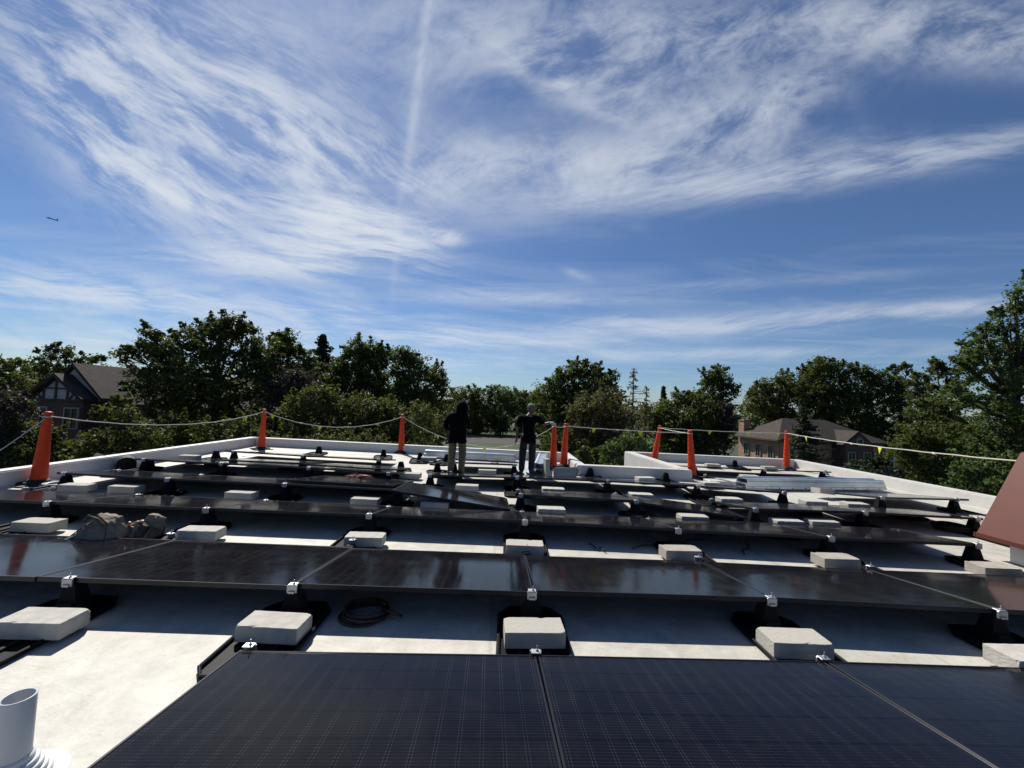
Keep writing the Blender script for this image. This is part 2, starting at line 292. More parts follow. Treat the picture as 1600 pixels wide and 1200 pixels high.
M_cord = mat('orange_black_cable', (.03, .015, .012), .45)
M_redcord = mat('red_cable', (.30, .06, .04), .5)
LEAF = {
 'dark': leaf_material('dark_leaves', (.032, .043, .016), (.096, .106, .038)),
 'olive': leaf_material('olive_leaves', (.040, .050, .019), (.118, .120, .050)),
 'mid': leaf_material('green_leaves', (.038, .052, .018), (.112, .126, .044)),
 'pine': leaf_material('pine_needles', (.018, .030, .017), (.048, .064, .034), .15),
 'purple': leaf_material('purple_leaves', (.034, .029, .031), (.090, .076, .078), .2),
 'brown': leaf_material('brown_green_leaves', (.055, .052, .030), (.130, .112, .066)),
 'fresh': leaf_material('fresh_leaves', (.045, .070, .030), (.120, .155, .065))}

# ------------------------------------------------------------------ mesh helpers
class MB:
    def __init__(s): s.v = []; s.f = []
    def add(s, vs, fs):
        o = len(s.v); s.v += [tuple(p) for p in vs]; s.f += [tuple(i+o for i in f) for f in fs]; return s
    def box(s, c, d, rot=None, taper=(1, 1)):
        x, y, z = d[0]/2, d[1]/2, d[2]/2; tx, ty = taper
        vs = [Vector(p) for p in ((-x, -y, -z), (x, -y, -z), (x, y, -z), (-x, y, -z), (-x*tx, -y*ty, z), (x*tx, -y*ty, z), (x*tx, y*ty, z), (-x*tx, y*ty, z))]
        if rot is not None: vs = [rot @ p for p in vs]
        return s.add([p+Vector(c) for p in vs], [(3, 2, 1, 0), (4, 5, 6, 7), (0, 1, 5, 4), (1, 2, 6, 5), (2, 3, 7, 6), (3, 0, 4, 7)])
    def hexa(s, b, t):                   # four bottom, four top corners, counter-clockwise seen from above
        return s.add(list(b)+list(t), [(3, 2, 1, 0), (4, 5, 6, 7), (0, 1, 5, 4), (1, 2, 6, 5), (2, 3, 7, 6), (3, 0, 4, 7)])
    def tube(s, pts, r, n=8, closed=False, caps=True):
        pts = [Vector(p) for p in pts]; k = len(pts); rs = r if isinstance(r, (list, tuple)) else [r]*k
        rings = []; prev = None
        for i, p in enumerate(pts):
            t = (pts[(i+1) % k]-pts[i-1]) if closed else (pts[min(i+1, k-1)]-pts[max(i-1, 0)])
            t = t.normalized() if t.length else Vector((0, 0, 1))
            a = prev if prev is not None else (Vector((0, 0, 1)) if abs(t.z) < .9 else Vector((1, 0, 0)))
            a = (a-t*a.dot(t)).normalized(); prev = a; b = t.cross(a)
            rings.append([p+(a*math.cos(2*math.pi*j/n)+b*math.sin(2*math.pi*j/n))*rs[i] for j in range(n)])
        fs = []; seg = k if closed else k-1
        for i in range(seg):
            for j in range(n):
                a0 = i*n+j; a1 = i*n+(j+1) % n; b0 = ((i+1) % k)*n+j; b1 = ((i+1) % k)*n+(j+1) % n
                fs.append((a0, a1, b1, b0))
        if caps and not closed: fs += [tuple(range(n))[::-1], tuple((k-1)*n+j for j in range(n))]
        return s.add([p for rg in rings for p in rg], fs)
    def lathe(s, prof, c=(0, 0, 0), n=24):
        vs = []; fs = []; c = Vector(c)
        for r, z in prof:
            for j in range(n): vs.append(c+Vector((r*math.cos(2*math.pi*j/n), r*math.sin(2*math.pi*j/n), z)))
        for i in range(len(prof)-1):
            for j in range(n): fs.append((i*n+j, i*n+(j+1) % n, (i+1)*n+(j+1) % n, (i+1)*n+j))
        return s.add(vs, fs)
    def prism(s, poly, a, b):            # extrude a polygon (list of 3D points) by b-a offsets
        n = len(poly); A = Vector(a); B = Vector(b)
        return s.add([Vector(p)+A for p in poly]+[Vector(p)+B for p in poly], [tuple(range(n))[::-1], tuple(range(n, 2*n))]+[(i, (i+1) % n, n+(i+1) % n, n+i) for i in range(n)])
    def mesh(s, name, m, smooth=False, bevel=0., segs=1):
        me = bpy.data.meshes.new(name); me.from_pydata(s.v, [], s.f); me.materials.append(m)
        bm = bmesh.new(); bm.from_mesh(me)
        bmesh.ops.recalc_face_normals(bm, faces=bm.faces)
        if bevel: bmesh.ops.bevel(bm, geom=[e for e in bm.edges if len(e.link_faces) == 2 and e.calc_face_angle(0) > .5], offset=bevel, segments=segs, affect='EDGES', clamp_overlap=True)
        bm.to_mesh(me); bm.free()
        if smooth: me.polygons.foreach_set('use_smooth', [True]*len(me.polygons))
        return me
    def build(s, name, m, parent=None, **k):
        return link(name, s.mesh(name, m, **k), parent)
def link(name, me, parent=None):
    o = bpy.data.objects.new(name, me); COL.objects.link(o)
    if parent is not None: o.parent = parent
    return o
def tag(o, label=None, cat=None, group=None, kind=None):
    for k, v in (('label', label), ('category', cat), ('group', group), ('kind', kind)):
        if v: o[k] = v
    return o
def thing(name, label, cat, loc=(0, 0, 0), rz=0., group=None):
    o = bpy.data.objects.new(name, None); COL.objects.link(o); o.location = loc; o.rotation_euler = (0, 0, rz); o.empty_display_size = .2
    return tag(o, label, cat, group)
def copy_tree(o, parent=None):
    c = o.copy(); COL.objects.link(c); c.parent = parent
    for ch in o.children: copy_tree(ch, c)
    return c
def ordinal(i): return ['first', 'second', 'third', 'fourth', 'fifth', 'sixth', 'seventh', 'eighth', 'ninth', 'tenth'][i]

# ------------------------------------------------------------------ ground and street
GZ = -6.4
b = MB(); b.add([(-2500, -600, GZ), (2500, -600, GZ), (2500, 4000, GZ), (-2500, 4000, GZ)], [(0, 1, 2, 3)])
tag(b.build('ground', M_grass), kind='structure')
b = MB(); b.box((0, 92, GZ+.01), (300, 17, .02)); tag(b.build('street', M_asph), kind='structure')
b = MB(); b.box((-36, 26, GZ+.012), (26, 18, .02)); tag(b.build('parking_area', M_asph), kind='structure')
b = MB(); b.box((17, 50, GZ+.006), (5, 50, .012)); tag(b.build('driveway', M_asph), kind='structure')

# ------------------------------------------------------------------ our building
bld = thing('flat_roofed_building', 'flat roofed building with white membrane roof and low white parapets under the solar panels', 'building', (0, 0, GZ))
def inb(b, name, m, **k):
    o = b.build(name, m, bld, **k); o.location = (0, 0, -GZ); return o
b = MB()
OUT = [(-7.7, -6), (9.7, -6), (9.6, 13.1), (4.25, 13.35), (4.5, 9.75), (1.9, 9.85), (1.9, 12.2), (-7.7, 13.1)]
# roof sheet as triangulated grid pieces, slightly uneven
def roof_piece(x0, x1, y0f, y1f, n=60, k=70):
    vs = []; fs = []
    for i in range(n+1):
        x = x0+(x1-x0)*i/n
        for j in range(k+1):
            y = y0f(x)+(y1f(x)-y0f(x))*j/k; vs.append((x, y, 0))
    for i in range(n):
        for j in range(k): fs.append((i*(k+1)+j, (i+1)*(k+1)+j, (i+1)*(k+1)+j+1, i*(k+1)+j+1))
    b.add(vs, fs)
b.add([(-7.6, -6, 0), (9.6, -6, 0), (9.6, 9.7, 0), (-7.6, 9.7, 0)], [(0, 1, 2, 3)])
b.add([(-7.6, 9.7, 0), (1.85, 9.7, 0), (1.85, 12.15, 0), (-7.6, 13.0, 0)], [(0, 1, 2, 3)])
b.add([(4.5, 9.7, 0), (9.6, 9.7, 0), (9.6, 13.0, 0), (4.3, 13.3, 0)], [(0, 1, 2, 3)])
inb(b, 'roof_membrane', M_roof)
def wall(p, q, th=.26, top=.25, name='parapet', e0=0., e1=0.):
    p = Vector((*p, 0)); q = Vector((*q, 0)); d = (q-p).normalized(); n = Vector((-d.y, d.x, 0)); p = p-d*e0; q = q+d*e1
    b = MB(); lo = Vector((0, 0, GZ)); hi = Vector((0, 0, top))
    b.hexa([p+lo, q+lo, q+n*th+lo, p+n*th+lo], [p+hi, q+hi, q+n*th+hi, p+n*th+hi])
    o = inb(b, name, M_wallw, bevel=.02, segs=2)
    return o
wall((-7.48, 13.03), (-7.48, -6.1), th=-.24, top=.26)             # left
wall((-7.478, 12.86), (1.83, 12.05), th=.25, top=.252)            # back left
wall((1.84, 12.26), (1.84, 9.9), th=.24, top=.247)                # right side of the left wing
wall((1.83, 9.66), (4.52, 9.55), th=.26, top=.25)                 # across the recess
wall((4.26, 9.815), (4.05, 13.3), th=-.26, top=.255)              # left side of the right wing
wall((4.3, 13.1), (9.3, 12.78), th=.25, top=.25)                  # back right
wall((9.3, -6.1), (9.32, 13.02), th=-.26, top=.245)               # right
# small white curbs beside the right wing
inb(MB().box((5.15, 9.25, .05), (.9, .3, .1)), 'curb', M_wallw, bevel=.01)

# ------------------------------------------------------------------ solar panels
def panel_proto():
    t = thing('solar_panel', 'x', 'solar panel')
    W, D, h, fw = 1.722, 1.134, .032, .012
    b = MB()
    b.box((0, -D/2+fw/2, -h/2), (W, fw, h)); b.box((0, D/2-fw/2, -h/2), (W, fw, h))
    b.box((-W/2+fw/2, 0, -h/2+.0002), (fw, D-2*fw, h)); b.box((W/2-fw/2, 0, -h/2+.0002), (fw, D-2*fw, h))
    b.build('frame', M_frame, t, bevel=.0012)
    MB().box((0, 0, -.0055), (W-2*fw, D-2*fw, .006)).build('cell_glass', M_cell, t)
    j = MB()
    j.box((0, .02, -.018), (.10, .11, .016))
    j.build('junction_box', M_back, t)
    return t
PROTO = {}
def place(proto, make, label, group=None):
    if proto not in PROTO: PROTO[proto] = make(); o = PROTO[proto]; first = True
    else: o = copy_tree(PROTO[proto])
    o['label'] = label
    if group: o['group'] = group
    return o
PG = 'black solar panels mounted in rows on the white roof'
def panel(nl, nr, fr, fl, label):
    nl, nr, fr, fl = map(Vector, (nl, nr, fr, fl))
    ex = ((nr-nl)+(fr-fl))/2; ey = ((fl-nl)+(fr-nr))/2; w = ex.length-.008; d = ey.length
    if .9 > d or d > 1.3: d = 1.134
    ex.normalize(); ez = ex.cross(ey).normalized(); ey = ez.cross(ex)
    c = (nl+nr+fr+fl)/4
    o = place('panel', panel_proto, label, PG)
    m = Matrix((ex, ey, ez)).transposed().to_4x4(); m.translation = c
    o.matrix_world = m @ Matrix.Diagonal((w/1.722, d/1.134, 1, 1))
    return o
ZN, ZF = .247, .10
rows = [
 ('nearest row', [(-1.41, 2.50), (.29, 2.54), (2.06, 2.56), (3.80, 2.55), (5.5, 2.5)], [(-1.48, 1.375), (.29, 1.415), (2.06, 1.435), (3.80, 1.425), (5.5, 1.375)]),
 ('second row', [(-5.0, 4.27), (-3.25, 4.27), (-1.44, 4.23), (.31, 4.18), (2.07, 4.17), (3.74, 4.10), (5.45, 4.08)], [(-4.9, 3.04), (-3.13, 3.02), (-1.39, 3.03), (.29, 3.06), (2.08, 3.08), (3.72, 3.0), (5.42, 2.97)]),
 ('third row', [(-6.85, 6.05), (-5.03, 6.01), (-3.23, 5.97), (-1.46, 5.90), (.32, 5.84), (2.08, 5.82), (3.8, 5.76), (5.5, 5.7)], [(-6.95, 4.98), (-5.15, 4.95), (-3.33, 4.92), (-1.45, 4.92), (.38, 4.9), (2.1, 4.76), (3.82, 4.66), (5.52, 4.6)]),
 ('left part of the fourth row', [(-6.78, 7.75), (-5.0, 7.6), (-3.22, 7.54), (-1.52, 7.42)], [(-6.81, 6.62), (-5.02, 6.47), (-3.23, 6.42), (-1.53, 6.3)]),
 ('right part of the fourth row', [(3.72, 7.02), (5.45, 7.08), (7.1, 6.98)], [(3.72, 5.95), (5.45, 6.0), (7.1, 5.86)]),
 ('left part of the fifth row', [(-6.95, 9.33), (-5.25, 9.18), (-3.55, 9.08), (-1.9, 8.8)], [(-7.0, 8.2), (-5.3, 8.05), (-3.6, 7.95), (-1.93, 7.7)]),
 ('middle of the fifth row', [(-1.25, 8.8), (.40, 8.92), (2.10, 8.88), (3.74, 8.74), (5.2, 8.4)], [(-1.28, 7.68), (.36, 7.8), (2.08, 7.78), (3.72, 7.62), (5.2, 7.3)]),
 ('right end of the fifth row', [(6.75, 8.3), (8.48, 8.42)], [(6.75, 7.2), (8.5, 7.3)]),
 ('left part of the far row', [(-6.3, 10.9), (-4.45, 10.65), (-2.62, 10.5)], [(-6.3, 9.78), (-4.45, 9.52), (-2.62, 9.38)]),
 ('far row behind the two workers', [(-.95, 10.5), (.42, 10.55)], [(-1.1, 9.38), (.42, 9.42)]),
 ('right part of the far row', [(4.95, 11.5), (6.7, 11.4), (8.45, 11.45)], [(4.95, 10.4), (6.7, 10.3), (8.48, 10.35)]),
]
for nm, far, near in rows:
    n = len(far)-1
    for i in range(n):
        w = 'only one' if n == 1 else ordinal(i)+' from the left'
        extra = {'nearest row': ', seen from above', 'second row': ', glossy with sky reflections'}.get(nm, '')
        panel((*near[i], ZN), (*near[i+1], ZN), (*far[i+1], ZF), (*far[i], ZF), 'black solar panel, %s in the %s%s' % (w, nm, extra))
# one lying loose and tilted, one sagging
panel(G(621, 765, .30), G(803, 798, .045), AT(787, 775.5, 7.12), AT(630, 753, 7.14), 'loose black solar panel propped up at its left end, not yet clamped down')
panel((.37, 6.3, .247), (2.08, 6.18, .247), (2.08, 7.28, .11), (.37, 7.4, .11), 'black solar panel right of the loose tilted panel')
panel((2.1, 6.18, .24), (3.66, 5.86, .11), (3.7, 6.9, .04), (2.12, 7.25, .12), 'black solar panel sloping down to the right beside a stacked block')

panel((-3.75, 8.12, .285), (-2.02, 7.86, .285), (-1.88, 8.97, .15), (-3.6, 9.22, .15), 'spare black solar panel laid loosely on top of the left fifth row')
panel((-3.3, 6.64, .265), (-1.60, 6.49, .27), (-1.54, 7.61, .14), (-3.22, 7.76, .14), 'spare black solar panel laid loosely left of the tilted loose one')
panel((-5.6, 8.25, .285), (-3.86, 8.2, .285), (-3.84, 9.32, .15), (-5.58, 9.37, .15), 'spare black solar panel stacked at the left end of the fifth row')

# ------------------------------------------------------------------ mounts
def mount_proto(withclamp=True):
    t = thing('panel_mount', 'x', 'panel mount')
    b = MB()                                   # origin: below the pedestal
    pl = [(-.23, -.62), (-.17, -.70), (.17, -.70), (.23, -.62), (.23, .05), (.15, .16), (-.15, .16), (-.23, .05)]
    b.prism([(x, y, 0) for x, y in pl], (0, 0, .004), (0, 0, .014))
    b.tube([(x, y, .026) for x, y in pl], .014, 6, closed=True)
    for x in (-.09, 0, .09): b.box((x, -.42, .022), (.03, .5, .016))
    b.build('base_tray', M_plas, t, bevel=.002)
    b = MB(); b.box((0, 0, .115), (.17, .13, .19), taper=(.48, .62)); b.box((0, -.05, .055), (.13, .08, .07), taper=(.85, .6)); b.box((0, .06, .03), (.21, .08, .03))
    b.build('pedestal', M_plas, t, bevel=.008, segs=2)
    b = MB(); b.box((0, -.60, .045), (.11, .09, .06), taper=(.7, .7)); b.build('low_post', M_plas, t, bevel=.005)
    if withclamp:
        for (y, z, q) in ((-.062, .222, -1), (-.535, .085, 1)):
            c = MB(); c.box((0, y, z), (.07, .014, .05)); c.box((0, y-q*.016, z+.0285), (.058, .046, .006)); c.box((0, y+q*.012, z-.018), (.045, .012, .016))
            c.tube([(0.006, y-q*.012, z+.03), (.006, y-q*.012, z+.062)], .0042, 6); c.lathe([(.0, z+.032), (.010, z+.032), (.010, z+.04), (0, z+.04)], (.006, y-q*.012, 0), 6)
            c.build('clamp', M_galv, t, bevel=.0015)
    return t
MG = 'black plastic panel mounts with pedestals'
def mount(x, y, label, rz=0., clamp=True, z=0.):
    k = 'mount' if clamp else 'bare_mount'
    o = place(k, lambda: mount_proto(clamp), label, MG); o.location = (x, y, z); o.rotation_euler = (0, 0, rz); return o
mrows = [('under the raised edge of the second row', [(-4.75, 3.10), (-2.96, 3.07), (-1.42, 3.08), (.285, 3.10), (2.06, 3.12), (3.70, 3.03), (5.3, 3.02)]),
 ('under the raised edge of the third row', [(-6.9, 5.03), (-5.17, 4.99), (-3.35, 4.96), (-1.48, 4.96), (.34, 4.93), (2.10, 4.81), (3.82, 4.72), (5.46, 4.65)]),
 ('under the left part of the fourth row', [(-6.72, 6.66), (-5.03, 6.52), (-3.24, 6.47), (-1.50, 6.37)]),
 ('right of the loose tilted panel', [(.36, 6.36), (2.08, 6.22)]),
 ('under the right part of the fourth row', [(3.74, 5.98), (5.42, 6.05), (6.98, 5.93)]),
 ('under the left part of the fifth row', [(-6.85, 8.24), (-5.28, 8.10), (-3.58, 8.0), (-2.02, 7.75)]),
 ('under the middle of the fifth row', [(-1.25, 7.73), (.36, 7.84), (2.08, 7.84), (3.72, 7.67), (5.14, 7.37)]),
 ('under the right end of the fifth row', [(6.82, 7.25), (8.3, 7.36)]),
 ('under the left part of the far row', [(-6.15, 9.80), (-4.45, 9.57), (-2.70, 9.43)]),
 ('behind the two workers', [(-1.0, 9.43), (.36, 9.47)]),
 ('under the right part of the far row', [(5.0, 10.45), (6.72, 10.35), (8.28, 10.40)]),
 ('under the near edge of the nearest row', [(.29, 1.46), (2.06, 1.48), (3.8, 1.47)])]
for nm, pts in mrows:
    for i, (x, y) in enumerate(pts):
        mount(x, y, 'black mount %s, %s from the left' % (nm, ordinal(i)), rz=random.uniform(-.02, .02))
free = [((498, 709), 'standing empty before the back parapet, above the left far row'), ((599, 714), 'standing empty left of the second orange tube on the back parapet side'), ((656, 719), 'standing empty beside a grey block near the back parapet'),
        ((626, 736), 'standing empty with its tray beside a single grey block'), ((683, 738), 'standing empty left of the hooded worker'), ((698, 722), 'standing empty directly behind the hooded worker'),
        ((1040, 753), 'standing before the low wall across the recess, right one'), ((922, 745), 'standing before the low wall across the recess, left one'), ((1148, 730), 'standing near the back right parapet'),
        ((337, 718), 'standing at the left end of the far row'), ((233, 733), 'standing close to the left parapet')]
for (px, py), lb in free:
    g = G(px, py); mount(g.x, g.y, 'black empty mount '+lb, rz=random.uniform(-.3, .3), clamp=False)

# ------------------------------------------------------------------ concrete blocks
def block_proto(m=M_conc, seed=1):
    rr_ = random.Random(seed); chips = [Vector((rr_.choice((-1, 1))*.1975, rr_.choice((-1, 1))*.0975, .1)) for _ in range(2)]+[Vector((rr_.uniform(-.18, .18), rr_.choice((-1, 1))*.0975, .1))]
    b = MB(); b.box((0, 0, .05), (.395, .195, .1)); me = b.mesh('concrete_block', m, bevel=.0018)
    bm = bmesh.new(); bm.from_mesh(me); bmesh.ops.subdivide_edges(bm, edges=[e for e in bm.edges if e.calc_length() > .08], cuts=11, use_grid_fill=True)
    for v in bm.verts:
        for c_ in chips:
            dd = (v.co-c_).length
            if dd < .02: v.co += (Vector((0, 0, .04))-c_).normalized()*(.02-dd)*.7
        v.co += Vector((random.uniform(-1, 1), random.uniform(-1, 1), random.uniform(-1, 1)))*.0007
    bm.to_mesh(me); bm.free(); o = link('concrete_block', me); tag(o, 'x', 'concrete block'); return o
BG = 'grey concrete ballast blocks'
BL = {}
def block(x, y, z, label, rz=0., rx=0., ry=0., kind='a'):
    if kind == 'a': kind = random.choice('abcd')
    if kind not in BL: BL[kind] = block_proto({'a': M_conc, 'b': M_conc2, 'c': M_conc3, 'd': M_conc}[kind], ord(kind)); o = BL[kind]
    else: o = BL[kind].copy(); COL.objects.link(o)
    o['label'] = label; o['group'] = BG; o.location = (x, y, z); o.rotation_euler = (rx, ry, rz); return o
brow = [  # px centre of the front lower edge, py
 ('in the gap between the first two rows', [(38, 1000), (415, 1006), (835, 1014), (1257, 1031), (1640, 1060)]),
 ('in the gap between the second and third rows', [(45, 832), (304, 845), (566, 855), (820, 868), (1069, 876), (1317, 889), (1570, 904)]),
 ('behind the left half of the third row', [(110, 769), (188, 771), (371, 781), (568, 791)]),
 ('in shadow behind the third row', [(678, 797), (862, 807)]),
 ('behind the right half of the third row', [(1087, 819), (1236, 826), (1292, 827)]),
 ('between the fourth and fifth rows', [(729, 768), (865, 773), (1004, 782), (1144, 789), (1277, 793), (1343, 797)]),
 ('between the fifth and far rows', [(761, 742), (1010, 754), (1113, 762), (1310, 752), (1174, 750)]),
 ('near the back parapets', [(291, 719), (669, 721), (1116, 731), (1205, 735), (640, 748)])]
for nm, pts in brow:
    for i, (px, py) in enumerate(pts):
        z = .03; g = G(px, py, z); far = g.y > 8
        block(g.x, g.y+.098, z, 'grey concrete block %s, %s from the left' % (nm, ordinal(i)), rz=random.uniform(-.05, .05) if not far else random.uniform(-.2, .2))
g = G(1292, 776, .05); block(g.x, g.y+.1, .09, 'pale concrete block tipped up in front of the metal channel bundle', rz=.25, rx=-.1, ry=.12)
g = G(850, 744, .0); block(g.x, g.y, .2, 'grey block standing on its end near the end of the white parapet step', rz=.2, ry=R(90))
g = G(163, 732, .0); block(g.x+.05, g.y-.05, .12, 'grey concrete block leaning on its edge by the left parapet', rz=.5, rx=R(-35), ry=R(20))
g = G(1395, 801, .0)
g = G(1555, 815, .0); block(7.9, 6.5, 0, 'concrete block at the foot of the right parapet beside the red housing', rz=1.5)
block(7.15, 5.35, 0, 'concrete block right of the third row below the red housing', rz=.1)
# dark curved slab pieces
def slab(px, py, label, w, d, h, rx, rz, m):
    g = G(px, py, 0); b = MB(); n = 8
    prof = [(-w/2, 0), (w/2, 0)]
    pts = []
    for i in range(n+1):
        a = math.pi*i/n; pts.append((w/2*math.cos(a)*(1 if i not in (0,) else 1), h*(.55+.45*math.sin(a))))
    poly = [(-w/2, 0, 0), (w/2, 0, 0)]+[(x, 0, z) for x, z in pts]
    b.prism(poly, (0, -d/2, 0), (0, d/2, 0)); o = b.build('rubber_base', m, None, bevel=.01); o.location = (g.x, g.y, .0); o.rotation_euler = (rx, 0, rz); tag(o, label, 'rubber base'); return o
slab(197, 733, 'dark rounded rubber base leaning beside a tilted block at the left parapet', .3, .14, .26, .2, .7, M_rubber)
g = G(884, 746, 0)
b = MB(); b.hexa([(-.30, -.05, 0), (.22, -.05, 0), (.30, .06, 0), (-.26, .06, 0)], [(-.30, .07, .22), (.30, .07, .24), (.33, .16, .19), (-.2, .16, .2)])
o = b.build('grey_cushion', M_concd, None, bevel=.03, segs=3); o.location = g; tag(o, 'dark grey padded slab leaning on the low wall below the pair of orange tubes', 'pad')

# ------------------------------------------------------------------ orange delineator tubes
def delin_proto():
    t = thing('delineator_tube', 'x', 'safety cone')
    b = MB(); prof = [(.108, .05)]
    H = 1.0; N_ = 9
    for i in range(N_):
        z0 = .06+H*i/N_; r = .104-.05*i/N_
        prof += [(r, z0), (r-.005, z0+H/N_-.014), (r-.0032, z0+H/N_-.009), (r-.0048, z0+H/N_-.003)]
    prof += [(.052, 1.06), (.038, 1.075), (.036, 1.10), (.052, 1.115), (.054, 1.15), (.03, 1.165), (0, 1.165)]
    b.lathe(prof, n=20); b.build('tube', M_orange, t, smooth=True)
    b = MB(); b.box((0, 0, .028), (.36, .36, .052), taper=(.9, .9)); b.lathe([(.15, .05), (.13, .085), (.1, .09)], n=16); b.build('weighted_base', M_rubber, t, bevel=.012)
    b = MB(); b.box((.0, .03, .012), (.62, .13, .022)); b.box((.02, -.02, .010), (.12, .55, .018)); b.build('foot_bar', M_rubber, t, bevel=.006)
    return t
cones = [(60, 751, .02, 'large orange tube at far left beside the left parapet', (R(0), R(2.5)), 0, None),
         (408, 699, .02, 'orange tube at the back left corner of the roof', (0, R(1)), 0, None), (627, 705, .02, 'orange tube against the back parapet left of the hooded worker', (0, R(-1)), 0, None),
         (864, 729, .02, 'left orange tube of the pair beside the worker in the cap', (0, 0), 0, None), (881, 713, .02, 'right orange tube of the pair beside the worker in the cap', (0, R(2)), 0, (1.72, 10.95)),
         (1013, 712, .02, 'orange tube leaning right at the corner of the right wing', (0, R(9)), 0, (4.85, 12.85)), (1078, 735, .02, 'orange tube leaning left at the end of the low wall', (0, R(-4)), 0, (4.72, 9.98)),
         (1229, 730, .02, 'orange tube before the back right parapet, closest to the brick house', (0, R(0)), 0, None)]
CP = []
for px, py, z, lb, (rx, ry), rz, pos in cones:
    g = G(px, py, .06) if pos is None else Vector((*pos, 0))
    o = place('delin', delin_proto, lb, 'orange safety tubes holding the warning line'); o.location = (g.x, g.y, 0); o.rotation_euler = (rx, ry, rz)
    CP.append(Matrix.Translation((g.x, g.y, 0)) @ Matrix.Rotation(ry, 4, 'Y') @ Vector((0, 0, 1.09)))

# ------------------------------------------------------------------ warning line
line = thing('warning_line', 'white warning rope with yellow flags strung between the orange tubes', 'rope', (0, 0, 0))
def flagmesh(p, d, i):
    b = MB(); s = .09; dn = Vector((random.uniform(-.03, .03), random.uniform(-.04, .04), -.13)); d = d.normalized()
    q = Vector((0, .012, 0)); a, c, e = p-d*s*.75, p+d*s*.75, p+dn
    m1 = (a+e)/2+q*1.5; b.add([a, c, e, (a+c+e)/3+q*2, a+q*.3, c+q*.3, e+q*.3], [(0, 1, 3), (1, 2, 3), (2, 0, 3), (5, 4, 6)])
    b.build('flag', M_flag, line)
def span(p, q, sag, flags=(), tail=()):
    pts = []; n = 22
    for i in range(n+1):
        t = i/n; a = p.lerp(q, t); a.z -= sag*4*t*(1-t); a.z += .004*math.sin(i*2.1); a.y += .006*math.sin(i*1.3); pts.append(a)
    MB().tube(pts, .0085, 6).build('rope', M_rope, line)
    for i, f in enumerate(flags):
        a = p.lerp(q, f); a.z -= sag*4*f*(1-f); flagmesh(a, q-p, i)
    for f in tail:
        a = p.lerp(q, f); a.z -= sag*4*f*(1-f); d = (q-p).normalized()
        MB().tube([a, a+d*.06+Vector((0, 0, -.012)), a+d*.1+Vector((0, .01, -.0))], [.014, .02, .006], 6).build('knot', M_rope, line)
c = CP
q_ = ray(0, 698); q_ = Vector(q_*(-7.3/q_[0]))+Vector((0, 0, EYE)); q_ = c[0]+(q_-c[0])*2.6; span(q_, c[0], .06)
span(c[0], c[1], .25, (.86,), (.93,))
span(c[1], c[2], .38, (.06, .4), (.25, .8))
low = Vector((-.75, 11.6, .42))
span(c[2], low, .12, (.52,))
span(low, c[3], .25, (.16,), (.42,))
span(c[3], c[4], .03)
span(c[4], c[6], .02, (.24, .62), (.42,))
span(c[6], c[5], .02, (), (.3,))
span(c[5], c[7], .03, (.4, .7, .93), (.78,))
rp = Vector((6.35, 4.85, 1.17))
span(c[7], rp, .05, (.18, .62), (.1, .48, .8))
for p in c:
    MB().tube([p+Vector((.058*math.cos(a), .058*math.sin(a), .004*math.sin(3*a)-.01)) for a in np.linspace(0, 2*math.pi, 14)[:-1]], .011, 6, closed=True).build('knot', M_rope, line)

# ------------------------------------------------------------------ red housing on a white curb, right edge
t = thing('roof_housing', 'red brown sheet metal housing with sloping sides on a white curb at the right edge', 'roof housing', (5.86, 2.6, 0))
b = MB(); b.box((1.3, 1.05, .16), (2.3, 2.2, .32)); b.build('curb', M_wallw, t, bevel=.015)
b = MB(); b.hexa([(0, -.1, .27), (2.6, -.1, .27), (2.6, 2.36, .27), (0, 2.36, .27)], [(.40, .3, 1.29), (2.2, .3, 1.29), (2.2, 2.22, 1.29), (.40, 2.22, 1.29)]); b.build('hood', M_red, t, bevel=.012, segs=2)
b = MB(); b.box((.012, 1.13, .255), (.02, 2.5, .05)); b.box((1.3, 2.372, .255), (2.6, .02, .05)); b.build('drip_edge', M_red, t)

# ------------------------------------------------------------------ metal channel bundles
def bundle(L_, label, loc, rz, n=2, h=.12, w=.36, dz=None):
    t = thing('metal_channel_bundle', label, 'metal channels', loc, rz, 'bundles of galvanised metal channels')
    for k in range(n):
        b = MB(); z0 = .03+k*h*.95; x0, x1 = 0+.03*k, L_-.05*k
        prof = [(-w/2, 0), (-w/2, h*.45), (-w/2+.02, h*.5), (-w/2+.02, h*.9), (-w/2+.05, h), (-.06, h), (-.05, h*.86), (.05, h*.86), (.06, h), (w/2-.05, h), (w/2-.02, h*.9), (w/2-.02, h*.5), (w/2, h*.45), (w/2, 0), (w/2-.02, 0), (w/2-.04, h*.8), (-w/2+.04, h*.8), (-w/2+.02, 0)]
        b.prism([(0, y, z0+z) for y, z in prof], (x0, 0, 0), (x1, 0, 0)); b.build('channel', M_galv2, t)
    sm_ = MB().box((0, 0, 0), (.03, .006, .016)).mesh('slot', M_back)
    for x in np.arange(.15, L_-.1, .32): link('slot', sm_, t).location = (x, -w/2-.001, .03+h*.22)
    for x in (.4, L_-.5): MB().box((x, 0, .015), (.08, w+.04, .03)).build('skid', M_canvas, t)
    return t
bundle(3.55, 'long bundle of pale galvanised channels lying before the right parapet', (5.25, 8.85, 0), .14, 2, .11, .36)
bundle(2.6, 'galvanised channel bundle lying along the back parapet behind the hooded worker', (-2.1, 11.85, 0), -.09, 2, .1, .3)
g = G(843, 743, 0); bundle(2.1, 'short galvanised bundle pointing away beside the worker in the cap', (g.x, g.y, 0), R(82), 2, .13, .3)
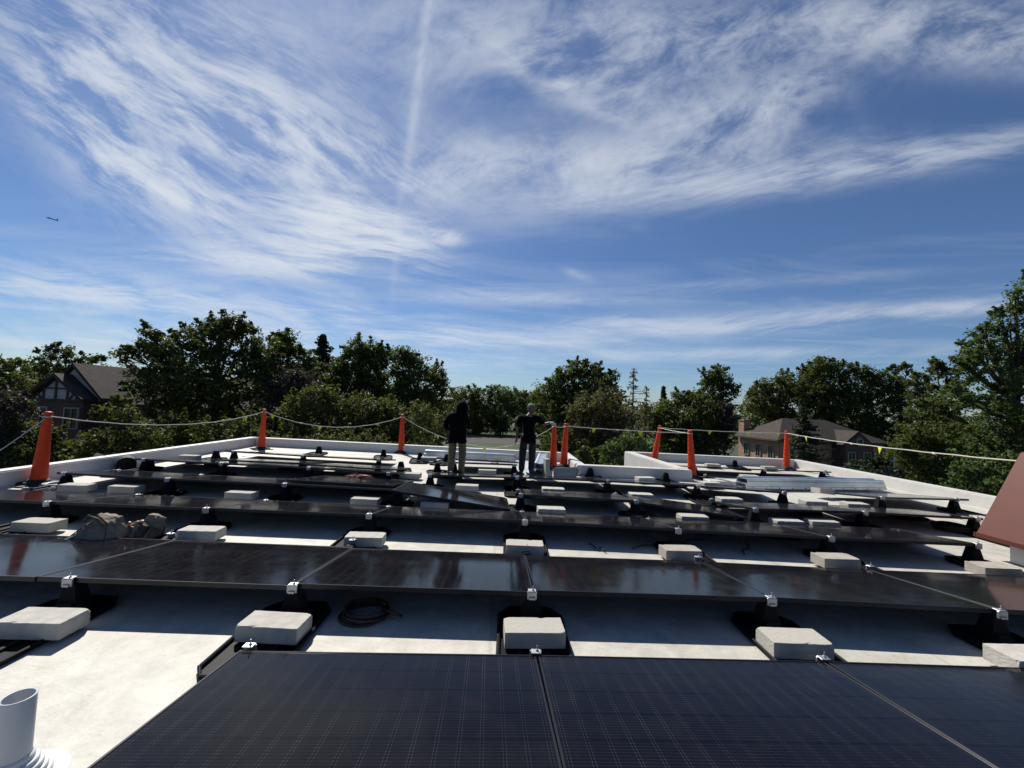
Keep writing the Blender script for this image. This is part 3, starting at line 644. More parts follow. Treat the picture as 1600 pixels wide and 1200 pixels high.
# crumpled blue plastic sheet
g = G(836, 742, 0); vs = []; fs = []
for i in range(9):
    for j in range(9): vs.append((g.x-.22+i*.055, g.y-.1+j*.1, .03+.05*random.random()+.1*math.exp(-((i-5)/2.)**2)))
for i in range(8):
    for j in range(8): fs.append((i*9+j, (i+1)*9+j, (i+1)*9+j+1, i*9+j+1))
tag(MB().add(vs, fs).build('plastic_sheet', mat('pale_blue_plastic', (.42, .56, .68), .25, 0, .6), smooth=True), 'crumpled pale blue plastic sheet at the feet of the worker in the cap', 'plastic sheet')

# ------------------------------------------------------------------ vent pipe
g = G(29, 1088, .34); px_, py_ = g.x, g.y
t = thing('vent_pipe', 'white plastic vent pipe with ribbed rubber boot at the lower left', 'vent pipe', (px_, py_, 0))
MB().lathe([(.053, .0), (.053, .336), (.051, .34), (.047, .34), (.045, .336), (.045, .02)], n=48).build('pipe', M_pvc, t, smooth=True)
pr = [(.0545, .112)]
for i in range(5): z = .108-i*.019; r = .058+i*.013; pr += [(r, z), (r+.006, z-.006), (r+.004, z-.016), (r+.009, z-.02)]
pr += [(.14, .010), (.165, .004), (.17, 0)]
MB().lathe(pr, n=48).build('rubber_boot', M_boot, t, smooth=True)

# ------------------------------------------------------------------ cables, bags, clutter
def coil(name, label, cat, c, r, m, n=5, th=.011, tilt=0.):
    b = MB(); pts = []
    for i in range(n*26):
        a = 2*math.pi*i/26; rr = r+.018*math.sin(a*.37+i*.01)+.012*math.sin(a*1.9); pts.append(Vector((c[0]+rr*math.cos(a)*1.15, c[1]+rr*math.sin(a), c[2]+th+.012*(i//26)+.006*math.sin(a*2.3))))
    pts += [pts[-1]+Vector((.05, -.03, 0)), pts[-1]+Vector((.12, -.02, -.03))]
    return tag(b.tube(pts, th, 8).build(name, m, None, smooth=True), label, cat)
g = G(571, 962, 0); coil('cable_coil', 'dark coiled cable lying in the shade under the second row', 'cable', (g.x, g.y, 0), .135, M_cord, 5)
g = G(1498, 832, 0); coil('cable_coil', 'black cable coil under the third row beside the red housing', 'cable', (g.x, g.y+.1, 0), .17, M_rubber, 7, .013)
g = G(97, 742, .2); coil('hose_coil', 'white hose coil beside the large orange tube', 'hose', (g.x-.2, g.y+.15, .0), .15, M_boot, 3, .012)
g = G(560, 758, 0)
b = MB(); pts = [Vector((g.x+.28*math.sin(i*.9)*math.cos(i*.23), g.y+.1*math.cos(i*1.3), .14+.05*math.sin(i*.7))) for i in range(60)]
tag(b.tube(pts, .008, 6).build('tangled_cable', M_redcord, smooth=True), 'tangled red cable lying on the fifth row panels left of the loose panel', 'cable')
for (px, py, rr) in ((1135, 785, .1), (905, 782, .1)): pass
for k, ((x0, y0), (x1, y1), lb) in enumerate((((988, 858), (1100, 845), 'thin black cable drooping under the third row near its middle'), ((1163, 867), (1170, 845), 'short black cable hanging behind the second row on the right'), ((920, 852), (945, 862), 'black cable offcut on the shaded roof'))):
    p, q = G(x0, y0, .012), G(x1, y1, .012); pts = [p.lerp(q, i/12)+Vector((0, .05*math.sin(i*.8), .012)) for i in range(13)]
    tag(MB().tube(pts, .008, 6).build('cable', M_rubber, smooth=True), lb, 'cable')

g = G(1000, 812, 0); coil('cable_coil', 'black cable coil in the shade just behind the middle of the third row', 'cable', (g.x, g.y+.15, 0), .14, M_rubber, 5, .012)
for k, (x, y, a_, lb) in enumerate(((-2.3, 11.4, .3, 'on the sunlit roof left of the hooded worker'), (-.1, 11.2, -.2, 'on the sunlit roof between the two workers'), (6.6, 9.6, .2, 'left of the long channel bundle'), (-1.75, 8.6, .1, 'left of the middle fifth row'))):
    b = MB(); b.box((0, 0, .008), (.22, .02, .012), rot=Matrix.Rotation(a_, 3, 'Z')); b.box((.06, .05, .008), (.012, .12, .010), rot=Matrix.Rotation(a_*2, 3, 'Z')); o = b.build('offcut', M_plas); o.location = (x, y, 0); tag(o, 'small dark plastic offcut lying '+lb, 'offcut')

def blob(name, m, parent, c, d, seed, rough=.16, cuts=4, rot=0., squash=None):
    bm = bmesh.new(); bmesh.ops.create_cube(bm, size=1); bmesh.ops.subdivide_edges(bm, edges=bm.edges[:], cuts=cuts, use_grid_fill=True)
    r = random.Random(seed); ph = [r.uniform(0, 6) for _ in range(9)]
    for v in bm.verts:
        p = v.co.copy(); s = p.length; q = p.normalized()*(.5*.3)+p*.78
        n = math.sin(p.x*7+ph[0])*math.cos(p.y*6+ph[1])+.6*math.sin(p.z*9+ph[2]+p.x*5)+.5*math.sin(p.y*13+ph[3])*math.sin(p.x*12+ph[4])
        q *= 1+rough*n*.5
        if squash: q = squash(q)
        v.co = Matrix.Rotation(rot, 3, 'Z') @ Vector((q.x*d[0], q.y*d[1], q.z*d[2]))+Vector(c)
    me = bpy.data.meshes.new(name); bm.to_mesh(me); bm.free(); me.materials.append(m); return link(name, me, parent)
g = G(133, 843, .11)
t = thing('tool_bag', 'grey canvas tool bag slumped on its side at the edge of the second row', 'bag', (g.x, g.y+.14, .09))
def crumple(name, m, parent, vs, fs, seed, amt=.006, cuts=3, sc=1.):
    bm = bmesh.new(); V0 = [bm.verts.new(Vector(v)*sc) for v in vs]
    for f in fs: bm.faces.new([V0[i] for i in f])
    bmesh.ops.triangulate(bm, faces=bm.faces[:])
    for k in range(cuts): bmesh.ops.subdivide_edges(bm, edges=bm.edges[:], cuts=1, use_grid_fill=True, smooth=.12)
    rr_ = random.Random(seed); ph = [rr_.uniform(0, 6.28) for _ in range(8)]
    bmesh.ops.recalc_face_normals(bm, faces=bm.faces); bm.normal_update()
    for v in bm.verts:
        p = v.co; n = math.sin(p.x*31+p.z*24+ph[0])*math.sin(p.y*27+ph[1])+.7*math.sin(p.x*58-p.z*49+ph[2])*math.cos(p.y*44+ph[3])+.5*math.sin((p.x+p.y)*95+ph[4]+p.z*70)
        v.co = p+v.normal*n*amt+Vector((rr_.uniform(-1, 1), rr_.uniform(-1, 1), rr_.uniform(-1, 1)))*amt*.15
    me = bpy.data.meshes.new(name); bm.to_mesh(me); bm.free(); me.materials.append(m); return link(name, me, parent)
crumple('canvas_body', M_canvas, t, [(-.20, -.12, 0), (.17, -.13, 0), (.20, .12, 0), (-.18, .12, 0), (-.09, -.09, .11), (.02, -.05, .235), (.15, -.08, .165), (.14, .08, .19), (-.01, .07, .225)],
        [(0, 4, 5, 8, 3), (0, 1, 6, 5, 4), (1, 2, 7, 6), (5, 6, 7, 8), (2, 3, 8, 7), (3, 2, 1, 0)], 3)
MB().tube([(-.20, -.125, .005), (-.09, -.10, .112), (.02, -.06, .238), (.15, -.088, .168), (.175, -.135, .01)], .0055, 6).build('seam', M_canvas2, t)
MB().tube([(-.12, -.12, .05), (-.16, -.15, .02), (-.2, -.16, .012), (-.25, -.17, .012), (-.21, -.13, .012), (-.28, -.12, .012)], .008, 6).build('strap', M_boot, t)
MB().tube([(-.06, -.1, .2), (.02, -.15, .25), (.1, -.14, .22), (.14, -.11, .15)], .012, 6).build('handle', M_canvas2, t)
g = G(203, 842, .05)
t = thing('tool_pouch', 'open brown tool pouch with pockets leaning beside the grey canvas bag', 'tool pouch', (g.x, g.y+.16, .0))
crumple('pouch_body', M_canvas2, t, [(-.12, -.10, 0), (.13, -.11, 0), (.15, .1, 0), (-.1, .1, 0), (-.15, -.07, .13), (.02, -.08, .20), (.14, -.04, .17), (.12, .09, .2), (-.11, .08, .16)],
        [(0, 4, 8, 3), (0, 1, 6, 5, 4), (1, 2, 7, 6), (2, 3, 8, 7), (4, 5, 6, 7, 8), (3, 2, 1, 0)], 11, .007)
ro = Matrix.Rotation(R(24), 3, 'Y') @ Matrix.Rotation(R(-14), 3, 'X')
for i, x in enumerate((-.10, -.045, .01, .065)):
    crumple('pocket', M_canvas2 if i % 2 else M_canvas, t, [tuple(Vector((x, -.115, .09+.012*i))+ro @ Vector(q)) for q in ((-.024, -.018, -.06), (.024, -.018, -.06), (.024, .018, -.06), (-.024, .018, -.06), (-.028, -.026, .055), (.028, -.022, .06), (.028, .018, .06), (-.028, .018, .055))],
            [(3, 2, 1, 0), (4, 5, 6, 7), (0, 1, 5, 4), (1, 2, 6, 5), (2, 3, 7, 6), (3, 0, 4, 7)], 20+i, .003, 2)
for i, x in enumerate((-.08, .0, .05)):
    MB().tube([(x, -.11, .12), (x+.03, -.12, .21+.01*i)], .009, 8).build('tool_handle', M_trim if i == 1 else M_redcord, t)
crumple('flap', M_canvas, t, [(.02, -.06, .19), (.14, -.07, .15), (.17, .02, .10), (.16, .09, .2), (.06, .07, .25), (.05, -.02, .26), (.13, .0, .25)], [(0, 1, 6, 5), (1, 2, 3, 6), (5, 6, 3, 4)], 31, .005)
MB().tube([(-.15, -.08, .13), (-.06, -.10, .19), (.02, -.09, .205), (.09, -.085, .18), (.14, -.08, .14), (.12, -.13, .06)], .006, 6).build('rim_strap', M_canvas, t)

# ------------------------------------------------------------------ people
def skin_mesh(nodes, edges, root, sub=2):
    me = bpy.data.meshes.new('tmp'); me.from_pydata([n[0] for n in nodes], edges, []); ob = bpy.data.objects.new('tmp', me); COL.objects.link(ob)
    md = ob.modifiers.new('s', 'SKIN'); md.use_smooth_shade = True; md.branch_smoothing = .6
    for i, n in enumerate(nodes):
        r = n[1] if isinstance(n[1], tuple) else (n[1], n[1]); me.skin_vertices[0].data[i].radius = r; me.skin_vertices[0].data[i].use_root = (i == root)
    s = ob.modifiers.new('d', 'SUBSURF'); s.levels = sub; s.render_levels = sub
    bpy.context.view_layer.update(); dg = bpy.context.evaluated_depsgraph_get()
    out = bpy.data.meshes.new_from_object(ob.evaluated_get(dg)); bpy.data.objects.remove(ob); out.materials.clear(); return out
def join(meshes, name, m, parent):
    bm = bmesh.new()
    for me in meshes: bm.from_mesh(me)
    me = bpy.data.meshes.new(name); bm.to_mesh(me); bm.free(); me.materials.append(m)
    me.polygons.foreach_set('use_smooth', [True]*len(me.polygons)); return link(name, me, parent)
def chain(pts, rs, sub=2):
    return skin_mesh(list(zip(pts, rs)), [(i, i+1) for i in range(len(pts)-1)], 0, sub)
def hand(w, d, side, curl=.5):
    """five fingers leaving a palm at wrist w pointing along d; side = direction of the thumb"""
    w = Vector(w); d = Vector(d).normalized(); s = Vector(side); s = (s-d*s.dot(d)).normalized(); n = d.cross(s)
    k = w+d*.085; ms = [chain([w-d*.02, w+d*.02, w+d*.055, k], [.024, .030, (.036), .034], 1)]
    for i, (off, ln) in enumerate(((.028, .072), (.010, .082), (-.009, .076), (-.027, .058))):
        a = k+s*off-d*.012; b_ = a+d*ln*.45; c_ = b_+(d*math.cos(curl)+n*math.sin(curl))*ln*.3; e = c_+(d*math.cos(curl*1.8)+n*math.sin(curl*1.8))*ln*.28
        ms.append(chain([a, b_, c_, e], [.0095, .009, .0085, .007], 1))
    a = w+d*.03+s*.02; ms.append(chain([a, a+d*.025+s*.028, a+d*.055+s*.036+n*.008], [.012, .0105, .008], 1)); return ms
def head(c, fwd, m_list, r=.098):
    """skull, jaw, nose, ears round centre c, facing fwd"""
    c = Vector(c); f = Vector(fwd).normalized(); s = f.cross(Vector((0, 0, 1))).normalized(); u = Vector((0, 0, 1))
    bm = bmesh.new(); bmesh.ops.create_uvsphere(bm, u_segments=28, v_segments=20, radius=1)
    for v in bm.verts:
        p = v.co; x, y, z = p.x, p.y, p.z                      # y forward
        fx = .076*(1-.18*max(0, -z)**1.5); fy = .096; fz = .118
        X, Y, Z = x*fx, y*fy, z*fz
        if y > 0:
            if z < -.2: Y *= 1-.08*(-z)
            nose = math.exp(-(x/.16)**2-((z+.12)/.20)**2); Y += .024*nose*(1 if z < .1 else .7)
            eye = math.exp(-((abs(x)-.38)/.16)**2-((z-.06)/.10)**2); Y -= .010*eye
            lip = math.exp(-(x/.3)**2-((z+.48)/.07)**2); Y += .006*lip
            brow = math.exp(-(x/.6)**2-((z-.22)/.08)**2); Y += .005*brow
        if z < -.4 and y < 0: Y *= 1-.35*(-z-.4)
        v.co = c+s*X+f*Y+u*Z
    me = bpy.data.meshes.new('h'); bm.to_mesh(me); bm.free(); m_list.append(me)
    for q in (-1, 1):
        m_list.append(chain([c+s*q*.070+u*.02, c+s*q*.084+u*.012-f*.008, c+s*q*.080-u*.028], [.010, (.014), .009], 1))
def person(label, loc, rz, pose):
    P = pose; t = thing('person', label, 'person', loc, rz)
    V_ = {k: Vector(v) for k, v in P['j'].items()}
    f = Vector(P['face'])
    J = ['pelvis', 'belly', 'chest', 'neck', 'head0', 'shL', 'elL', 'wrL', 'shR', 'elR', 'wrR', 'hipL', 'knL', 'anL', 'toL', 'hipR', 'knR', 'anR', 'toR']
    E_ = [(0, 1), (1, 2), (2, 3), (3, 4), (2, 5), (5, 6), (6, 7), (2, 8), (8, 9), (9, 10), (0, 11), (11, 12), (12, 13), (13, 14), (0, 15), (15, 16), (16, 17), (17, 18)]
    rad = dict(pelvis=(.115, .135), belly=(.11, .125), chest=(.125, .14), neck=.07, head0=.062, shL=.06, elL=.042, wrL=.028, shR=.06, elR=.042, wrR=.028, hipL=.085, knL=.056, anL=.042, toL=.03, hipR=.085, knR=.056, anR=.042, toR=.03)
    ms = [skin_mesh([(V_[k], rad[k]) for k in J], E_, 0, 2)]
    head(V_['head'], f, ms)
    if not P.get('gloves'):
        for sd in 'LR': ms += hand(V_['wr'+sd], V_['wr'+sd]-V_['el'+sd], P['thumb'], .6)
    else: ms += hand(V_['wrL'], V_['wrL']-V_['elL'], P['thumb'], .5)
    join(ms, 'body', P['skin'], t)
    gr = 1.18
    js = ['pelvis', 'belly', 'chest', 'shL', 'elL', 'wrL', 'shR', 'elR', 'wrR']
    sl = P['sleeve']
    def lerp(a, b_, k): return V_[a].lerp(V_[b_], k)
    bk = P.get('bulk', 1.)
    nd_ = [(V_['pelvis']+Vector((0, 0, .03)), (.162*bk, .176*bk)), (V_['belly'], (.16*bk, .175*bk)), (V_['chest'], (.165*bk, .19*bk)), (V_['neck']-Vector((0, 0, .02)), .095),
           (V_['shL'], .098*bk), (V_['elL'], .062) if sl > .9 else (lerp('shL', 'elL', .8), .066), (lerp('elL', 'wrL', .9), .045) if sl > .9 else (lerp('shL', 'elL', .95), .066),
           (V_['shR'], .098*bk), (V_['elR'], .062) if sl > .9 else (lerp('shR', 'elR', .8), .066), (lerp('elR', 'wrR', .9), .045) if sl > .9 else (lerp('shR', 'elR', .95), .066),
           (V_['pelvis']+Vector((0, 0, -.02)), (.155*bk, .172*bk))]
    join([skin_mesh(nd_, [(0, 1), (1, 2), (2, 3), (2, 4), (4, 5), (5, 6), (2, 7), (7, 8), (8, 9), (10, 0)], 0, 2)], P['top'][0], P['top'][1], t)
    nd_ = [(V_['pelvis']-Vector((0, 0, .07)), (.125, .15)), (V_['hipL'], .118), (V_['knL'], .088), (V_['anL']+Vector((0, 0, -.02)), .074), (V_['hipR'], .112), (V_['knR'], .088), (V_['anR']+Vector((0, 0, -.02)), .074)]
    join([skin_mesh(nd_, [(0, 1), (1, 2), (2, 3), (0, 4), (4, 5), (5, 6)], 0, 2)], 'trousers', P['legs'], t)
    for sd in 'LR':
        a, b_ = V_['an'+sd], V_['to'+sd]; join([chain([a+Vector((0, 0, .06)), a-Vector((0, 0, .03)), a.lerp(b_, .5)+Vector((0, 0, -.015)), b_+(b_-a)*.15], [.06, .055, .05, .04], 2)], 'boot', M_shoe, t)
    return t, V_, f
# hooded worker
j1 = dict(pelvis=(0, 0, .90), belly=(0, .01, 1.05), chest=(.0, .03, 1.24), neck=(.03, .04, 1.38), head0=(.05, .045, 1.43), head=(.075, .06, 1.475),
          shL=(-.17, .0, 1.31), elL=(-.30, .08, 1.08), wrL=(-.19, .02, .92), shR=(.13, .08, 1.31), elR=(.20, .16, 1.08), wrR=(.22, .32, 1.0),
          hipL=(-.095, 0, .84), knL=(-.11, .03, .47), anL=(-.12, 0, .09), toL=(-.12, .14, .03), hipR=(.095, .0, .84), knR=(.12, .03, .47), anR=(.11, 0, .09), toR=(.18, .13, .03))
t, V_, f = person('worker in black hooded jacket and khaki trousers standing with hand at the belt', (-.92, 9.08, 0), 0, dict(j=j1, face=(.7, .55, -.25), skin=M_skin, thumb=(1, .2, 0), sleeve=1, bulk=1.22, top=('jacket', M_black), legs=M_khaki))
h = V_['head']
bm = bmesh.new(); bmesh.ops.create_uvsphere(bm, u_segments=24, v_segments=18, radius=1)
fn = f.normalized()
bmesh.ops.delete(bm, geom=[v for v in bm.verts if v.co.dot(fn) > .72], context='VERTS')
for v in bm.verts: v.co = Vector((v.co.x*.14*(1.25 if v.co.z < -.4 else 1), v.co.y*.15*(1.2 if v.co.z < -.4 else 1), v.co.z*.165-(.07 if v.co.z < -.3 else 0)))*(1+.04*math.sin(v.co.x*9+v.co.z*7))+h-fn*.015
me = bpy.data.meshes.new('hood'); bm.to_mesh(me); bm.free(); me.materials.append(M_black); me.polygons.foreach_set('use_smooth', [True]*len(me.polygons)); link('hood', me, t)
MB().tube([(-.24, -.1, .70), (-.12, -.17, .74), (.02, -.2, .82), (.14, -.15, .94)], .022, 8).build('strap', M_black, t, smooth=True)
MB().lathe([(.17, .93), (.175, .95), (.175, .98), (.165, 1.0)], n=24).build('tool_belt', M_canvas2, t, smooth=True)
blob('belt_pouch', M_canvas2, t, (-.17, -.04, .88), (.12, .14, .2), 5, .1, 3)
# worker in cap
j2 = dict(pelvis=(0, 0, .90), belly=(0, .0, 1.06), chest=(.0, .01, 1.26), neck=(.02, .01, 1.40), head0=(.03, .015, 1.45), head=(.045, .02, 1.51),
          shL=(-.20, -.02, 1.33), elL=(-.255, -.02, 1.08), wrL=(-.275, -.02, .82), shR=(.20, .03, 1.33), elR=(.34, .02, 1.17), wrR=(.48, -.12, 1.23),
          hipL=(-.10, 0, .84), knL=(-.12, .01, .47), anL=(-.13, 0, .09), toL=(-.19, -.12, .03), hipR=(.10, 0, .84), knR=(.10, .0, .47), anR=(.09, 0, .09), toR=(.16, -.13, .03))
t, V_, f = person('worker in green cap, black shirt and dark jeans reaching out one gloved hand', (.66, 9.5, 0), 0, dict(j=j2, face=(.75, -.55, -.1), skin=M_skin2, thumb=(0, -1, .2), sleeve=.5, top=('shirt', M_black), legs=M_jeans, gloves=True))
h = V_['head']; fn = Vector((.75, -.55, 0)).normalized(); sd = fn.cross(Vector((0, 0, 1)))
b = MB(); b.lathe([(.093, .0), (.095, .03), (.085, .07), (.05, .098), (0, .105)], h+Vector((0, 0, .03)), 24)
bp = [h+Vector((0, 0, .035))+fn*(.075+.085*math.cos(a))+sd*(.078*math.sin(a)) for a in np.linspace(-1.5, 1.5, 10)]
b.prism([p for p in bp], (0, 0, 0), (0, 0, .008)); b.build('cap', M_cap, t)
join(hand(V_['wrR'], Vector((.9, -.2, -.45)), (0, -.6, .8), .35), 'glove', M_glove, t)

# ------------------------------------------------------------------ cars
def car(label, loc, rz):
    t = thing('parked_car', label, 'car', loc, rz)
    L_, W = 4.6, 1.8
    side = [(-2.25, .35), (-2.3, .6), (-2.2, .82), (-1.6, .95), (-1.05, .98), (-.3, 1.40), (.5, 1.46), (1.2, 1.36), (1.85, 1.0), (2.25, .95), (2.3, .6), (2.25, .35)]
    b = MB(); n = len(side)
    secs = [(-W/2, .93), (-W/2+.05, 1.0), (W/2-.05, 1.0), (W/2, .93)]
    vs = []
    for y, k in secs:
        for x, z in side: yy = y*(1-.16*max(0, (z-.95)/.5)); vs.append((x, yy, .35+(z-.35)*k))
    fs = [tuple(range(n))]+[tuple(range(3*n, 4*n))[::-1]]
    for s in range(3):
        for i in range(n): fs.append((s*n+i, s*n+(i+1) % n, (s+1)*n+(i+1) % n, (s+1)*n+i))
    b.add(vs, fs); b.build('body', M_car, t, bevel=.03, segs=2)
    g = MB()
    for sgn in (-1, 1):
        y = sgn*(W/2-.07); g.add([(-.95, y, 1.0), (1.65, y, 1.02), (1.15, y*.93, 1.30), (.45, y*.92, 1.38), (-.25, y*.92, 1.33)], [(0, 1, 2, 3, 4)])
    g.add([(-1.08, -.74, .995), (-1.08, .74, .995), (-.36, .66, 1.385), (-.36, -.66, 1.385)], [(0, 1, 2, 3)]); g.add([(1.86, -.7, 1.02), (1.86, .7, 1.02), (1.25, .64, 1.365), (1.25, -.64, 1.365)], [(0, 1, 2, 3)])
    g.build('window_glass', M_glassd, t).location = (0, 0, .012)
    for x in (-1.4, 1.4):
        for y in (-.82, .82):
            w = MB(); w.tube([(x, y-.1, .33), (x, y+.1, .33)], .33, 20); w.build('wheel', M_tyre, t)
    for y in (-.65, .65): MB().box((-2.24, y, .72), (.1, .3, .12)).build('headlight', M_trim, t, bevel=.02)
    return t
a = AT(12, 722, 30); car('silver car parked beyond the left parapet at the left edge', (a.x-1, 30, GZ), R(8))
a = AT(1062, 708, 62); car('pale car parked behind the back right parapet below the trees', (a.x, 62, GZ), R(5))

# ------------------------------------------------------------------ houses
def gable(b, x0, x1, y0, y1, z0, z1, th=.15):         # roof slabs, ridge along y over x0..x1
    xm = (x0+x1)/2
    b.prism([(x0, 0, z0), (xm, 0, z1), (x1, 0, z0), (x1, 0, z0+th), (xm, 0, z1+th*1.3), (x0, 0, z0+th)], (0, y0, 0), (0, y1, 0))
def window(t, c, w, h, facing='y', m=M_trim, cross=True):
    o = MB(); x, y, z = c; fr = .09
    if facing == 'y':
        for dx in (-w/2, w/2): o.box((x+dx, y, z), (fr, .12, h+fr))
        for dz in (-h/2, h/2): o.box((x, y, z+dz), (w-fr, .11, fr))
        if cross: o.box((x, y, z), (.04, .1, h-fr))
        f_ = o.build('window', m, t); MB().box((x, y+.03, z), (w-fr*.6, .04, h-fr*.6)).build('pane', M_glassd, f_)
    else:
        for dy in (-w/2, w/2): o.box((x, y+dy, z), (.12, fr, h+fr))
        for dz in (-h/2, h/2): o.box((x, y, z+dz), (.11, w-fr, fr))
        if cross: o.box((x, y, z), (.1, .04, h-fr))
        f_ = o.build('window', m, t); MB().box((x+.03, y, z), (.04, w-fr*.6, h-fr*.6)).build('pane', M_glassd, f_)
# left house
Yh = 31.
pk, eL, eR = AT(88, 589, Yh), AT(40, 624, Yh), AT(133, 628, Yh)
pk2, eR2 = AT(118, 573, Yh+1.0), AT(163, 627, Yh+1.0)
hL = thing('timbered_house', 'dark brick house with half timbered gable and brown roof, behind trees at left', 'house', (pk.x, Yh, GZ))
def hl(b, name, m, **k): o = b.build(name, m, hL, **k); o.location = (-pk.x, -Yh, -GZ); return o
w0, w1 = eL.x+.5, eR.x-.3; ze = (eL.z+eR.z)/2
b = MB(); b.box(((w0+w1)/2, Yh+4, (GZ+ze)/2), (w1-w0, 7.6, ze-GZ)); hl(b, 'wall', M_brick2)
b = MB(); b.box((w1+7.5, Yh+6.4, (GZ+ze)/2), (15, 7.4, ze-GZ-.1)); hl(b, 'wall', M_brick2)
b = MB(); b.prism([(eL.x+.35, Yh+.1, ze+.02), (eR.x-.35, Yh+.1, ze+.02), (pk.x, Yh+.1, pk.z-.12)], (0, 0, 0), (0, .12, 0)); hl(b, 'gable_wall', M_stucco)
b = MB(); W_ = eR.x-eL.x
for fx in (-.36, -.2, 0, .2, .36):
    hh = (pk.z-ze)*(1-abs(fx)*2)-.1; b.box((pk.x+fx*W_, Yh+.06, ze+hh/2), (.13, .07, hh))
b.box((pk.x, Yh+.055, ze+.06), (W_*.9, .08, .14)); b.box((pk.x, Yh+.05, ze+(pk.z-ze)*.52), (W_*.44, .075, .12))
for s in (-1, 1):
    b.box((pk.x+s*W_*.28, Yh+.052, ze+(pk.z-ze)*.22), (.10, .07, (pk.z-ze)*.45), rot=Matrix.Rotation(s*.6, 3, 'Y'))
hl(b, 'timber_framing', M_timber)
b = MB(); gable(b, eL.x, eR.x, Yh-.3, Yh+1.0, ze, pk.z, .22); hl(b, 'roof', M_shing)
x2l = pk2.x-(eR2.x-pk2.x); b = MB(); gable(b, x2l, eR2.x, Yh+.75, Yh+10.5, eR2.z, pk2.z, .22); hl(b, 'roof', M_shing)
b = MB(); b.prism([(x2l+.3, Yh+1.0, eR2.z), (eR2.x-.3, Yh+1.0, eR2.z), (pk2.x, Yh+1.0, pk2.z-.1)], (0, 0, 0), (0, .12, 0)); hl(b, 'gable_wall', M_stucco)
rr = AT(300, 583, Yh+8); b = MB(); b.prism([(0, Yh+2.3, ze-.1), (0, Yh+6.2, pk2.z-.2), (0, Yh+10.2, ze-.1)], (pk2.x+1, 0, 0), (w1+15, 0, 0)); hl(b, 'roof', M_shing)
b = MB(); b.box((AT(205, 580, Yh+6).x, Yh+6, pk2.z+.15), (.5, .5, .9)); hl(b, 'chimney', M_brick2)
for fx in (-.25, .28):
    c_ = (pk.x+fx*W_, Yh+.14, ze-1.25); o = window(hL, (c_[0]-pk.x, c_[1]-Yh, c_[2]-GZ), 1.0, 1.5)
for dx, dz in ((2.2, -1.5), (5, -1.5), (8, -1.5), (11, -1.5), (3, -4.3), (7, -4.3)): window(hL, (w1+dx-pk.x, 2.66, ze+dz-GZ), 1.1, 1.4)
# right house
C0 = AT(1216, 690, 46); th = R(9)
hR = thing('brick_house', 'tan brick house with brown hip roof and tall chimney, seen over the back right parapet', 'house', (C0.x, C0.y, GZ), th)
def hr(b, name, m, **k): return b.build(name, m, hR, **k)
EZ = AT(1216, 687, 46).z-GZ; LW, DP = 14.5, 6.0
b = MB(); b.box((LW/2, DP/2, EZ/2), (LW, DP, EZ)); hr(b, 'wall', M_brick1)
b = MB(); o_ = .6; rz_ = AT(1235, 654, 49).z-GZ
b.add([(-o_, -o_, EZ), (LW+o_, -o_, EZ), (LW+o_, DP+o_, EZ), (-o_, DP+o_, EZ), (3.4, DP/2, rz_), (LW-5, DP/2, rz_)], [(3, 2, 1, 0), (0, 1, 5, 4), (1, 2, 5), (2, 3, 4, 5), (3, 0, 4)]); hr(b, 'roof', M_shing)
b = MB(); b.box((LW/2, -o_+.02, EZ-.08), (LW+2*o_, .08, .18)); b.box((-o_+.02, DP/2, EZ-.08), (.08, DP+2*o_-.2, .18)); hr(b, 'gutter', M_timber)
for y in (1.0, 2.9, 4.8): window(hR, (-.04, y, EZ-1.5), .75, 1.45, 'x', M_trim)
b = MB(); ct = AT(1163, 657, 52).z-GZ; cl = Matrix.Rotation(-th, 3, 'Z') @ (AT(1163, 657, 52.2)-C0); b.box((cl.x, cl.y, ct/2), (.85, .9, ct)); b.box((cl.x, cl.y, ct+.06), (1.0, 1.05, .16)); hr(b, 'chimney', M_brick1)
# front gable wing with round window
gx = 7.2
b = MB(); b.box((gx+1.9, -.8, EZ/2-.1), (3.8, 1.58, EZ-.2)); hr(b, 'wall', M_brick2)
b = MB(); b.prism([(gx-.3, -1.9, EZ-.25), (gx+4.1, -1.9, EZ-.25), (gx+1.9, -1.9, EZ+1.35)], (0, .35, 0), (0, 5, 0)); hr(b, 'roof', M_shing)
b = MB(); b.prism([(gx, -1.75, EZ-.25), (gx+3.8, -1.75, EZ-.25), (gx+1.9, -1.75, EZ+1.0)], (0, .12, 0), (0, .19, 0)); hr(b, 'gable_wall', M_brick2)
b = MB(); b.tube([(gx+1.9+.42*math.cos(a), -1.66, EZ+.1+.42*math.sin(a)) for a in np.linspace(0, 2*math.pi, 21)[:-1]], .09, 6, closed=True); f_ = hr(b, 'round_window', M_trim)
b = MB(); b.add([(gx+1.9+.4*math.cos(a), -1.65, EZ+.1+.4*math.sin(a)) for a in np.linspace(0, 2*math.pi, 21)[:-1]], [tuple(range(20))]); b.build('pane', M_glassd, f_)
for x in (gx+.8, gx+2.9): window(hR, (x, -1.64, EZ-1.8), .95, 1.5)
for x in (1.6, 4.6, 12.6, 14.8): window(hR, (x, -.04, EZ-1.7), 1.0, 1.5)
